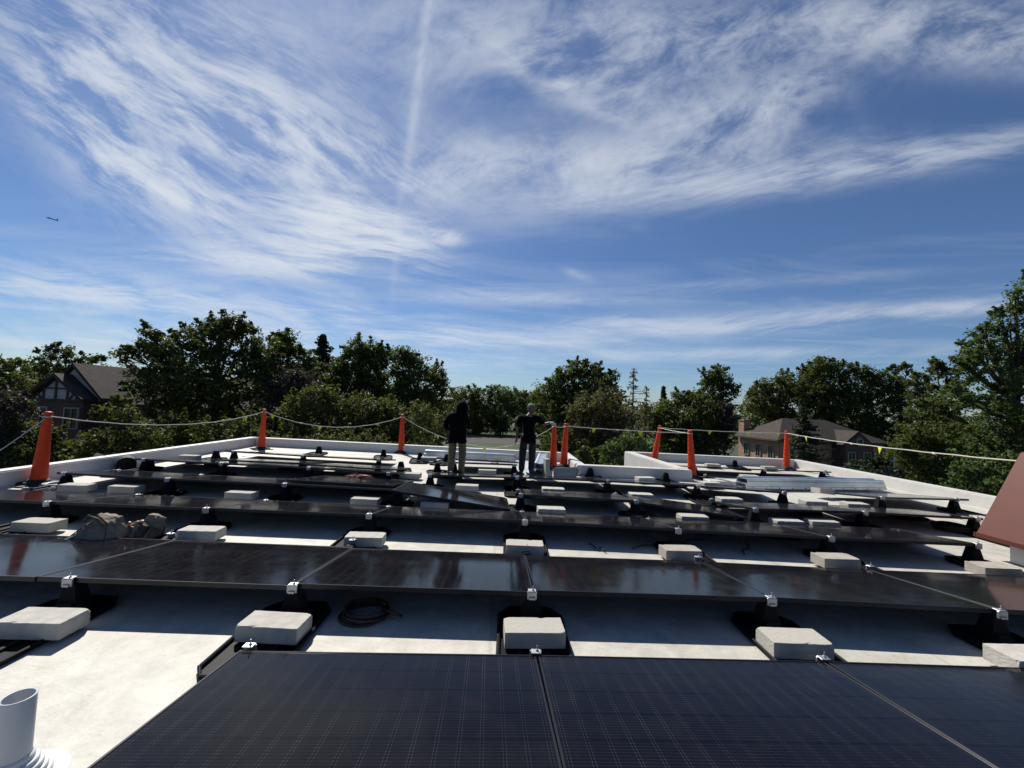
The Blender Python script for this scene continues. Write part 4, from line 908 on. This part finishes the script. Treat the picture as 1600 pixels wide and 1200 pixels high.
# farther houses at right
def small_house(label, px, py, Y, w, d, eh, rh, m, rz, wallm):
    a = AT(px, py, Y); t = thing('distant_house', label, 'house', (a.x, Y, GZ), rz)
    MB().box((0, d/2, eh/2), (w, d, eh)).build('wall', wallm, t)
    b = MB(); b.prism([(0, -.5, eh), (0, d/2, rh), (0, d+.5, eh)], (-w/2-.5, 0, 0), (w/2+.5, 0, 0)); b.build('roof', m, t)
    MB().box((-w*.3, d/2, rh+.2), (.9, .9, 1.4)).build('chimney', M_trim, t)
    for x in (-w*.32, 0, w*.32): window(t, (x, -.04, eh-1.6), 1.0, 1.4)
    return t
small_house('grey roofed house with pale chimney behind the brick house', 1372, 690, 66, 11, 8, AT(1372, 684, 66).z-GZ, AT(1372, 664, 70).z-GZ, M_shing2, R(15), M_stucco)
small_house('low house half hidden among the trees at far left', 55, 620, 52, 12, 8, AT(55, 622, 52).z-GZ, AT(55, 590, 56).z-GZ, M_shing2, R(-5), M_stucco)

# ------------------------------------------------------------------ trees
def leaves(centers, radii, per, size, seed, flat=.8, droop=0.):
    r = np.random.default_rng(seed); C = np.repeat(centers, per, 0); Rr = np.repeat(radii, per)
    n = len(C); P = C+r.normal(size=(n, 3))*Rr[:, None]*np.array([.5, .5, .5*flat])
    nrm = r.normal(size=(n, 3))+np.array([0, 0, .9]); nrm /= np.linalg.norm(nrm, axis=1)[:, None]
    a = r.normal(size=(n, 3)); a -= nrm*(a*nrm).sum(1)[:, None]; a /= np.linalg.norm(a, axis=1)[:, None]; bb = np.cross(nrm, a)
    s = size*r.uniform(.6, 1.4, n)[:, None]; a = a*s; bb = bb*s*.55
    V = np.stack([P-a, P+bb-a*.1+nrm*s*.12, P+a, P-bb-a*.1+nrm*s*.12], 1).reshape(-1, 3)
    cl = np.repeat(r.uniform(0, 1, len(centers)), per); tint = np.clip(cl*.6+r.uniform(0, 1, n)*.4, 0, 1)
    return V, tint
def leaf_mesh(name, V, tint, m):
    n = len(V)//4; me = bpy.data.meshes.new(name); me.vertices.add(len(V)); me.vertices.foreach_set('co', V.astype(np.float32).ravel())
    me.loops.add(4*n); me.loops.foreach_set('vertex_index', np.arange(4*n, dtype=np.int32)); me.polygons.add(n)
    me.polygons.foreach_set('loop_start', np.arange(0, 4*n, 4, dtype=np.int32)); me.polygons.foreach_set('loop_total', np.full(n, 4, dtype=np.int32))
    at = me.attributes.new('tint', 'FLOAT', 'FACE'); at.data.foreach_set('value', tint.astype(np.float32)); me.materials.append(m); me.update(calc_edges=True); me.validate(); return me
SEED = [100]
def tree(label, lobes, Y, kind, leaf=.16, dens=1., clump=.42, name='broadleaf_tree', fill=True, trunk_px=None, group=None, depth=1., tr=None):
    """lobes: (px, py, radius px) in the photograph, at distance Y"""
    SEED[0] += 1; r = np.random.default_rng(SEED[0]); leaf *= .74; clump *= .9; dens *= .84
    L_ = []
    for px, py, rp in lobes:
        p = AT(px, py, Y); dd = np.linalg.norm(ray(px, py))/F_PX; rad = rp/F_PX*Y/ (1+.55*((px-800)/642)**2)**.5
        L_.append((np.array([p.x, Y+r.uniform(-.5, .5)*rad*1.6*depth, p.z]), rad))
    xs = np.array([l[0] for l in L_]); cx = float(np.average(xs[:, 0])); ztop = max(l[0][2]+l[1] for l in L_); zlow = min(l[0][2]-l[1] for l in L_)
    if trunk_px: cx = AT(trunk_px, 650, Y).x
    t = thing(name, label, 'tree', (cx, Y, GZ), 0, group)
    wid = float(np.max(np.abs(xs[:, 0]-cx)))+.5
    if fill and zlow > GZ+2.2:            # carry the crown down towards the ground
        z = zlow
        while z > GZ+2.5:
            for k in range(2): L_.append((np.array([cx+r.uniform(-.6, .6)*wid, Y+r.uniform(-.5, .5)*wid*.6, z]), min(1.9, wid*.55)))
            z -= 1.3
    cs = []; rs = []
    for c_, rad in L_:
        n = max(10, int(7.0*(rad/clump)**2*dens)); d = r.normal(size=(n, 3)); d /= np.linalg.norm(d, axis=1)[:, None]
        rr = rad*(r.uniform(.30, 1., n)**.6)*(1+.18*np.sin(d[:, 0]*5+d[:, 2]*4+rad)); cs.append(c_+d*rr[:, None]*np.array([1, 1, .92])); rs.append(np.full(n, clump)*r.uniform(.6, 1.35, n))
        for k in range(max(5, int(n*.10))):            # sprigs reaching out of the mass
            d = r.normal(size=3)+np.array([0, 0, .45]); d /= np.linalg.norm(d); ext = r.uniform(.15, .5)*(.6+.6/max(rad, .6))
            for q in range(4): cs.append((c_+d*(rad*.92+ext*rad*q/3)+r.normal(size=3)*.04)[None]); rs.append(np.array([clump*(.62-.13*q)]))
    cs = np.concatenate(cs); rs = np.concatenate(rs)
    per = max(9, int(14*(clump/leaf/2.6)**2)); V, tint = leaves(cs, rs, per, leaf, SEED[0]); V -= np.array([cx, Y, GZ])
    link('crown', leaf_mesh('crown', V, tint, LEAF[kind]), t)
    b = MB(); H = ztop-GZ; tr_ = tr or max(.12, H*.018)
    b.tube([(0, 0, -.3), (.05, 0, H*.25), (-.08, .05, H*.5), (.05, 0, H*.78)], [tr_*1.25, tr_, tr_*.75, tr_*.3], 8)
    for c_, rad in L_[:len(lobes)]:
        e = Vector(c_)-Vector((cx, Y, GZ)); z0 = max(H*.2, min(e.z-1.2, H*.6)); s0 = Vector((0, 0, z0)); mdl = s0.lerp(e, .5)+Vector((r.uniform(-.3, .3), 0, -.25))
        b.tube([s0, mdl, e], [tr_*.5, tr_*.32, tr_*.1], 6)
        for k in range(4):
            q = e+Vector(r.normal(size=3))*rad*.55; b.tube([mdl.lerp(e, .6), q.lerp(e, .4), q], [tr_*.16, tr_*.1, tr_*.04], 5)
    b.build('trunk', M_bark, t, smooth=True); return t
def conifer(label, px, ptop, pbase, wpx, Y, kind='pine', leaf=.13, sparse=1., name='conifer_tree'):
    SEED[0] += 1; r = np.random.default_rng(SEED[0])
    top = AT(px, ptop, Y); zb = GZ+.6; H = top.z-zb; wr = wpx/F_PX*Y/2*(H/(AT(px, ptop, Y).z-AT(px, pbase, Y).z))
    t = thing(name, label, 'tree', (top.x, Y, GZ)); cs = []; rs = []; b = MB()
    b.tube([(0, 0, -.2), (0, 0, H*.5), (.03, 0, H+.55)], [.18, .11, .02], 7)
    nl = int(H/.38)
    for i in range(nl):
        f_ = i/nl; z = .9+f_*(H-.1); rad = wr*(1-f_)**.85+.08; nb = 7
        for k in range(nb):
            z = .9+f_*(H-.1)+r.uniform(-.3, .3); a = r.uniform(0, 6.28); ln = rad*r.uniform(.45, 1.2); e = Vector((ln*math.cos(a), ln*math.sin(a), z-ln*.10+.30*ln*ln/max(wr, .1)+r.uniform(-.1, .1)))
            if sparse < 1.1: b.tube([(0, 0, z), e], [.03, .008], 4, caps=False)
            for s in np.arange(.25, 1.01, .16 if sparse >= 1 else .3):
                if r.random() < sparse: cs.append(np.array([e.x*s, e.y*s, z+(e.z-z)*s])); rs.append(.16+.1*rad*.4)
    V, tint = leaves(np.array(cs), np.array(rs), 9 if sparse >= 1 else 5, leaf, SEED[0], flat=.5)
    link('crown', leaf_mesh('crown', V, tint, LEAF[kind]), t); b.build('trunk', M_bark, t); return t

tree('tree with open crown at the far left edge', [(0, 580, 32), (28, 598, 22), (-30, 600, 45), (8, 625, 34)], 38, 'mid', .17, 1.0)
tree('dark purple leaved tree at the far left edge', [(5, 625, 30), (30, 640, 26), (-15, 655, 35)], 26, 'purple', .12, 1.2, .34)
tree('slim sparse tree rising behind the timbered house', [(72, 560, 15), (92, 550, 15), (112, 552, 14), (128, 562, 12), (148, 560, 8), (60, 572, 14), (100, 570, 20)], 52, 'dark', .2, .55, .5, trunk_px=88)
tree('trees behind the timbered house roof at left', [(20, 600, 22), (48, 585, 18), (70, 590, 20), (110, 590, 20), (160, 590, 18), (180, 585, 18)], 64, 'mid', .24, .9, .6)
tree('big dark tree with spreading branches, tallest in the left group', [(196, 556, 18), (212, 545, 18), (238, 524, 16), (250, 545, 24), (262, 565, 30), (300, 530, 24), (322, 512, 20), (350, 505, 18), (372, 510, 18), (340, 535, 34), (385, 528, 22), (395, 555, 34), (330, 580, 48), (280, 600, 42), (380, 610, 46), (230, 600, 34), (330, 640, 50), (260, 650, 40), (410, 580, 26)], 30, 'dark', .15, .95, .40, trunk_px=335)
tree('dense pointed tree right of the tallest dark tree', [(430, 540, 16), (452, 530, 14), (458, 545, 16), (440, 565, 26), (420, 590, 30), (462, 585, 22), (440, 620, 34), (480, 562, 16), (488, 585, 22)], 36, 'mid', .16, 1.1)
tree('dark purple leaved tree in the left group', [(432, 612, 26), (455, 596, 24), (468, 620, 28), (445, 640, 30), (480, 600, 20)], 29, 'purple', .13, 1.1, .36)
conifer('blue green pine with pointed top in the left group', 504, 526, 660, 112, 42, 'pine', .17)
tree('tree with rounded top, first right of the pine', [(530, 575, 18), (520, 600, 26), (548, 560, 20), (560, 545, 18), (576, 550, 18), (590, 560, 20), (604, 556, 14), (575, 580, 30), (545, 600, 32), (595, 605, 32), (570, 630, 34)], 37, 'mid', .16, 1.05)
tree('tree with ragged top, second right of the pine', [(622, 555, 13), (638, 552, 12), (650, 570, 18), (628, 580, 22), (655, 600, 26), (680, 585, 16), (690, 600, 14), (684, 625, 24), (650, 640, 32), (625, 620, 28)], 35, 'mid', .15, 1.05)
tree('olive green tree in front of the left group', [(470, 640, 26), (500, 620, 24), (520, 635, 28), (560, 645, 30), (590, 650, 26), (480, 680, 34), (530, 685, 38), (590, 690, 34), (450, 700, 26), (630, 665, 22), (640, 695, 26), (610, 640, 18)], 25, 'olive', .12, 1.0, .33)
tree('leafy bush close behind the back left parapet corner', [(440, 700, 20), (480, 708, 22), (530, 712, 24), (580, 716, 22), (640, 716, 20), (670, 700, 20), (690, 670, 24), (660, 650, 20)], 21, 'olive', .10, 1.1, .28, name='bush')
tree('light olive small tree before the timbered house', [(170, 650, 16), (200, 640, 18), (150, 690, 22), (185, 680, 26), (215, 670, 24), (130, 700, 16), (240, 690, 24), (210, 710, 24)], 21, 'olive', .11, .75, .30)
tree('dark hedge below the timbered house at left', [(10, 665, 22), (45, 668, 22), (80, 680, 22), (10, 700, 28), (60, 705, 26), (110, 705, 22)], 27, 'dark', .13, 1.1, .34, name='hedge')
tree('dark undergrowth behind the left parapet', [(280, 680, 30), (330, 690, 34), (380, 680, 34), (300, 715, 26), (400, 700, 26)], 23, 'dark', .12, .9, .32, name='bush')
for i, (lb, lo, Y, kd) in enumerate([('distant tree behind the hooded worker', [(715, 618, 14), (735, 614, 14), (750, 625, 20), (725, 640, 24), (755, 650, 26)], 108, 'mid'),
        ('distant round tree between the two workers', [(770, 612, 13), (785, 618, 15), (800, 625, 18), (780, 645, 26)], 111, 'fresh'), ('distant tree behind the worker in the cap', [(812, 622, 14), (830, 625, 15), (845, 635, 20), (825, 650, 26)], 113, 'mid'),
        ('small distant bush line beside the street', [(700, 660, 16), (740, 668, 16), (780, 670, 16), (820, 668, 16), (850, 670, 14)], 106, 'dark')]):
    tree(lb, lo, Y, kd, .3, 1.0, .8)
tree('spreading tree behind the pair of orange tubes', [(880, 582, 13), (895, 576, 12), (915, 578, 13), (930, 580, 12), (945, 592, 10), (960, 586, 8), (905, 596, 20), (870, 600, 18), (850, 612, 18), (880, 625, 30), (925, 615, 28), (950, 620, 20), (905, 650, 38), (860, 650, 26)], 37, 'mid', .15, 1.1, .38)
tree('brownish crab apple tree in front of the centre group', [(915, 640, 26), (945, 632, 26), (970, 645, 22), (930, 670, 34), (965, 680, 28), (900, 680, 22)], 27, 'brown', .11, 1.0, .32)
conifer('tall thin bare topped larch in the centre', 990, 576, 728, 74, 31, 'brown', .09, .35, 'larch_tree')
conifer('second thin larch right of the tall one', 1010, 606, 728, 60, 36, 'brown', .10, .4, 'larch_tree')
conifer('small dark spire of a distant fir', 1037, 606, 660, 16, 66, 'pine', .2)
tree('light leaved shrub in the recess between the parapets', [(965, 700, 16), (985, 690, 16), (1000, 705, 18), (975, 720, 18), (1005, 725, 16), (950, 715, 12)], 18, 'fresh', .09, .9, .25, name='bush')
conifer('row of small columnar evergreens below the crab apple', 912, 700, 730, 22, 24, 'olive', .09, 1., 'columnar_shrub')
conifer('second small columnar evergreen below the crab apple', 930, 702, 730, 20, 24.5, 'olive', .09, 1., 'columnar_shrub')
tree('grey green tree right of the larches', [(1045, 640, 18), (1065, 628, 18), (1085, 625, 18), (1100, 640, 20), (1070, 655, 30), (1040, 665, 24), (1020, 650, 18), (1105, 670, 26)], 40, 'mid', .17, 1.)
tree('dark round topped tree left of the brick house', [(1105, 590, 14), (1122, 583, 14), (1136, 592, 14), (1118, 604, 18), (1142, 612, 16), (1122, 635, 24), (1136, 640, 14), (1100, 630, 20), (1120, 668, 24), (1100, 690, 24), (1132, 695, 12)], 42, 'dark', .17, 1.05, .40, fill=False)
tree('purple leaved tree beside the brick house chimney', [(1135, 638, 12), (1138, 655, 12), (1130, 672, 16)], 39, 'purple', .13, 1.1, .3, fill=False)
tree('large tree behind the brick house, left half', [(1190, 612, 18), (1205, 602, 16), (1225, 592, 14), (1232, 606, 24), (1255, 588, 18), (1210, 630, 30), (1250, 625, 34), (1180, 635, 20)], 66, 'olive', .24, 1.0, .62)
tree('highest tree behind the brick house', [(1272, 572, 14), (1290, 566, 12), (1305, 574, 14), (1283, 590, 24), (1310, 600, 26), (1270, 620, 32), (1300, 635, 34)], 62, 'mid', .23, 1.05, .6)
tree('dark green tree behind the right part of the brick house roof', [(1330, 578, 16), (1346, 580, 14), (1360, 590, 18), (1378, 592, 16), (1345, 610, 30), (1385, 620, 26), (1330, 640, 34), (1375, 645, 28)], 60, 'mid', .22, 1.1, .58)
tree('thin tree with leaning crown right of the dark green tree', [(1405, 580, 10), (1418, 576, 9), (1400, 595, 14), (1410, 615, 20), (1405, 645, 24)], 58, 'mid', .22, .8, .55)
tree('feathery tree left of the big right edge tree', [(1432, 592, 12), (1448, 588, 12), (1440, 605, 18), (1455, 625, 22), (1430, 640, 24), (1450, 660, 26)], 46, 'mid', .18, .9, .45)
tree('big leafy tree filling the right edge', [(1595, 452, 24), (1575, 470, 18), (1600, 490, 40), (1562, 500, 22), (1545, 515, 20), (1580, 530, 42), (1530, 540, 20), (1518, 556, 18), (1498, 566, 14), (1550, 560, 38), (1605, 575, 50), (1508, 585, 22), (1540, 600, 36), (1500, 620, 30), (1560, 650, 44), (1580, 620, 36), (1500, 610, 14), (1610, 660, 40)], 22, 'fresh', .115, .62, .30, trunk_px=1590)
tree('thin branch topped tree before the right edge tree', [(1466, 570, 8), (1476, 582, 9), (1490, 600, 13), (1475, 615, 18), (1500, 630, 22), (1460, 640, 22), (1485, 660, 28)], 26, 'mid', .12, .85, .32)
tree('bushy lower tree right of the brick house', [(1430, 680, 26), (1460, 690, 30), (1500, 680, 32), (1420, 715, 24), (1455, 730, 30), (1500, 730, 34), (1545, 700, 34), (1550, 750, 30), (1590, 720, 34), (1600, 770, 34), (1400, 700, 14)], 24, 'mid', .11, 1.15, .32)
tree('pale leaved shrub right of the brick house, nearest the parapet', [(1500, 745, 18), (1530, 735, 20), (1520, 770, 18), (1560, 780, 22), (1575, 755, 20)], 18, 'fresh', .09, 1., .26, name='bush')
conifer('pointed fir standing before the brick house', 1257, 640, 740, 84, 38, 'pine', .12)
conifer('low spreading fir below the round window', 1372, 712, 760, 120, 30, 'pine', .12)
conifer('small fir right of the spreading one', 1335, 722, 760, 60, 32, 'pine', .12)
# far wood closing the horizon: nobody could count it
cs = []; rs = []
for x in np.arange(-230, 230, 1.1):
    Yw = 128+8*math.sin(x*.07); z1 = EYE+(1.2+1.6*math.sin(x*.19)+1.1*math.sin(x*.53+1)+.8*math.sin(x*1.3)) - .042*x*.0
    for z in np.arange(GZ+.5, z1, .9): cs.append(np.array([x+rng.uniform(-.8, .8), Yw+rng.uniform(-2, 2), z+rng.uniform(-.4, .4)])); rs.append(1.1)
V, tint = leaves(np.array(cs), np.array(rs), 16, .42, 5)
tag(link('distant_wood', leaf_mesh('distant_wood', V, tint, LEAF['mid'])), 'distant line of woodland along the horizon beyond the houses', 'wood', None, 'stuff')

# ------------------------------------------------------------------ airliner
a = AT(81, 342, 1500); p0, p1 = AT(72, 339.4, 1500), AT(90, 344.6, 1500); d = (p1-p0); ln = d.length; d.normalize()
t = bpy.data.objects.new('airliner', None); COL.objects.link(t); tag(t, 'small dark airliner high in the sky at far left', 'airplane'); t.location = a
M_air = mat('hazed_airliner_paint', (.16, .2, .27), .5)  # grey-blue has the haze of distance mixed into the colour
MB().tube([d*(-ln/2), d*(-ln*.45), d*(ln*.38), d*(ln/2)], [.6, 1.9, 1.9, .5], 10).build('fuselage', M_air, t, smooth=True)
sdv = d.cross(Vector((0, 0, 1))).normalized()
b = MB()
for s in (-1, 1): b.hexa([d*-3+sdv*s*1.5, d*4+sdv*s*1.5, d*8+sdv*s*17, d*6+sdv*s*17], [d*-3+sdv*s*1.5+Vector((0, 0, .5)), d*4+sdv*s*1.5+Vector((0, 0, .5)), d*8+sdv*s*17+Vector((0, 0, 1.4)), d*6+sdv*s*17+Vector((0, 0, 1.4))])
b.build('wing', M_air, t)
b = MB(); b.hexa([d*(ln*.36)+sdv*-.3, d*(ln*.5)+sdv*-.3, d*(ln*.5)+sdv*.3, d*(ln*.36)+sdv*.3], [d*(ln*.46)+sdv*-.2+Vector((0, 0, 7)), d*(ln*.53)+sdv*-.2+Vector((0, 0, 7)), d*(ln*.53)+sdv*.2+Vector((0, 0, 7)), d*(ln*.46)+sdv*.2+Vector((0, 0, 7))]); b.build('tail_fin', M_air, t)
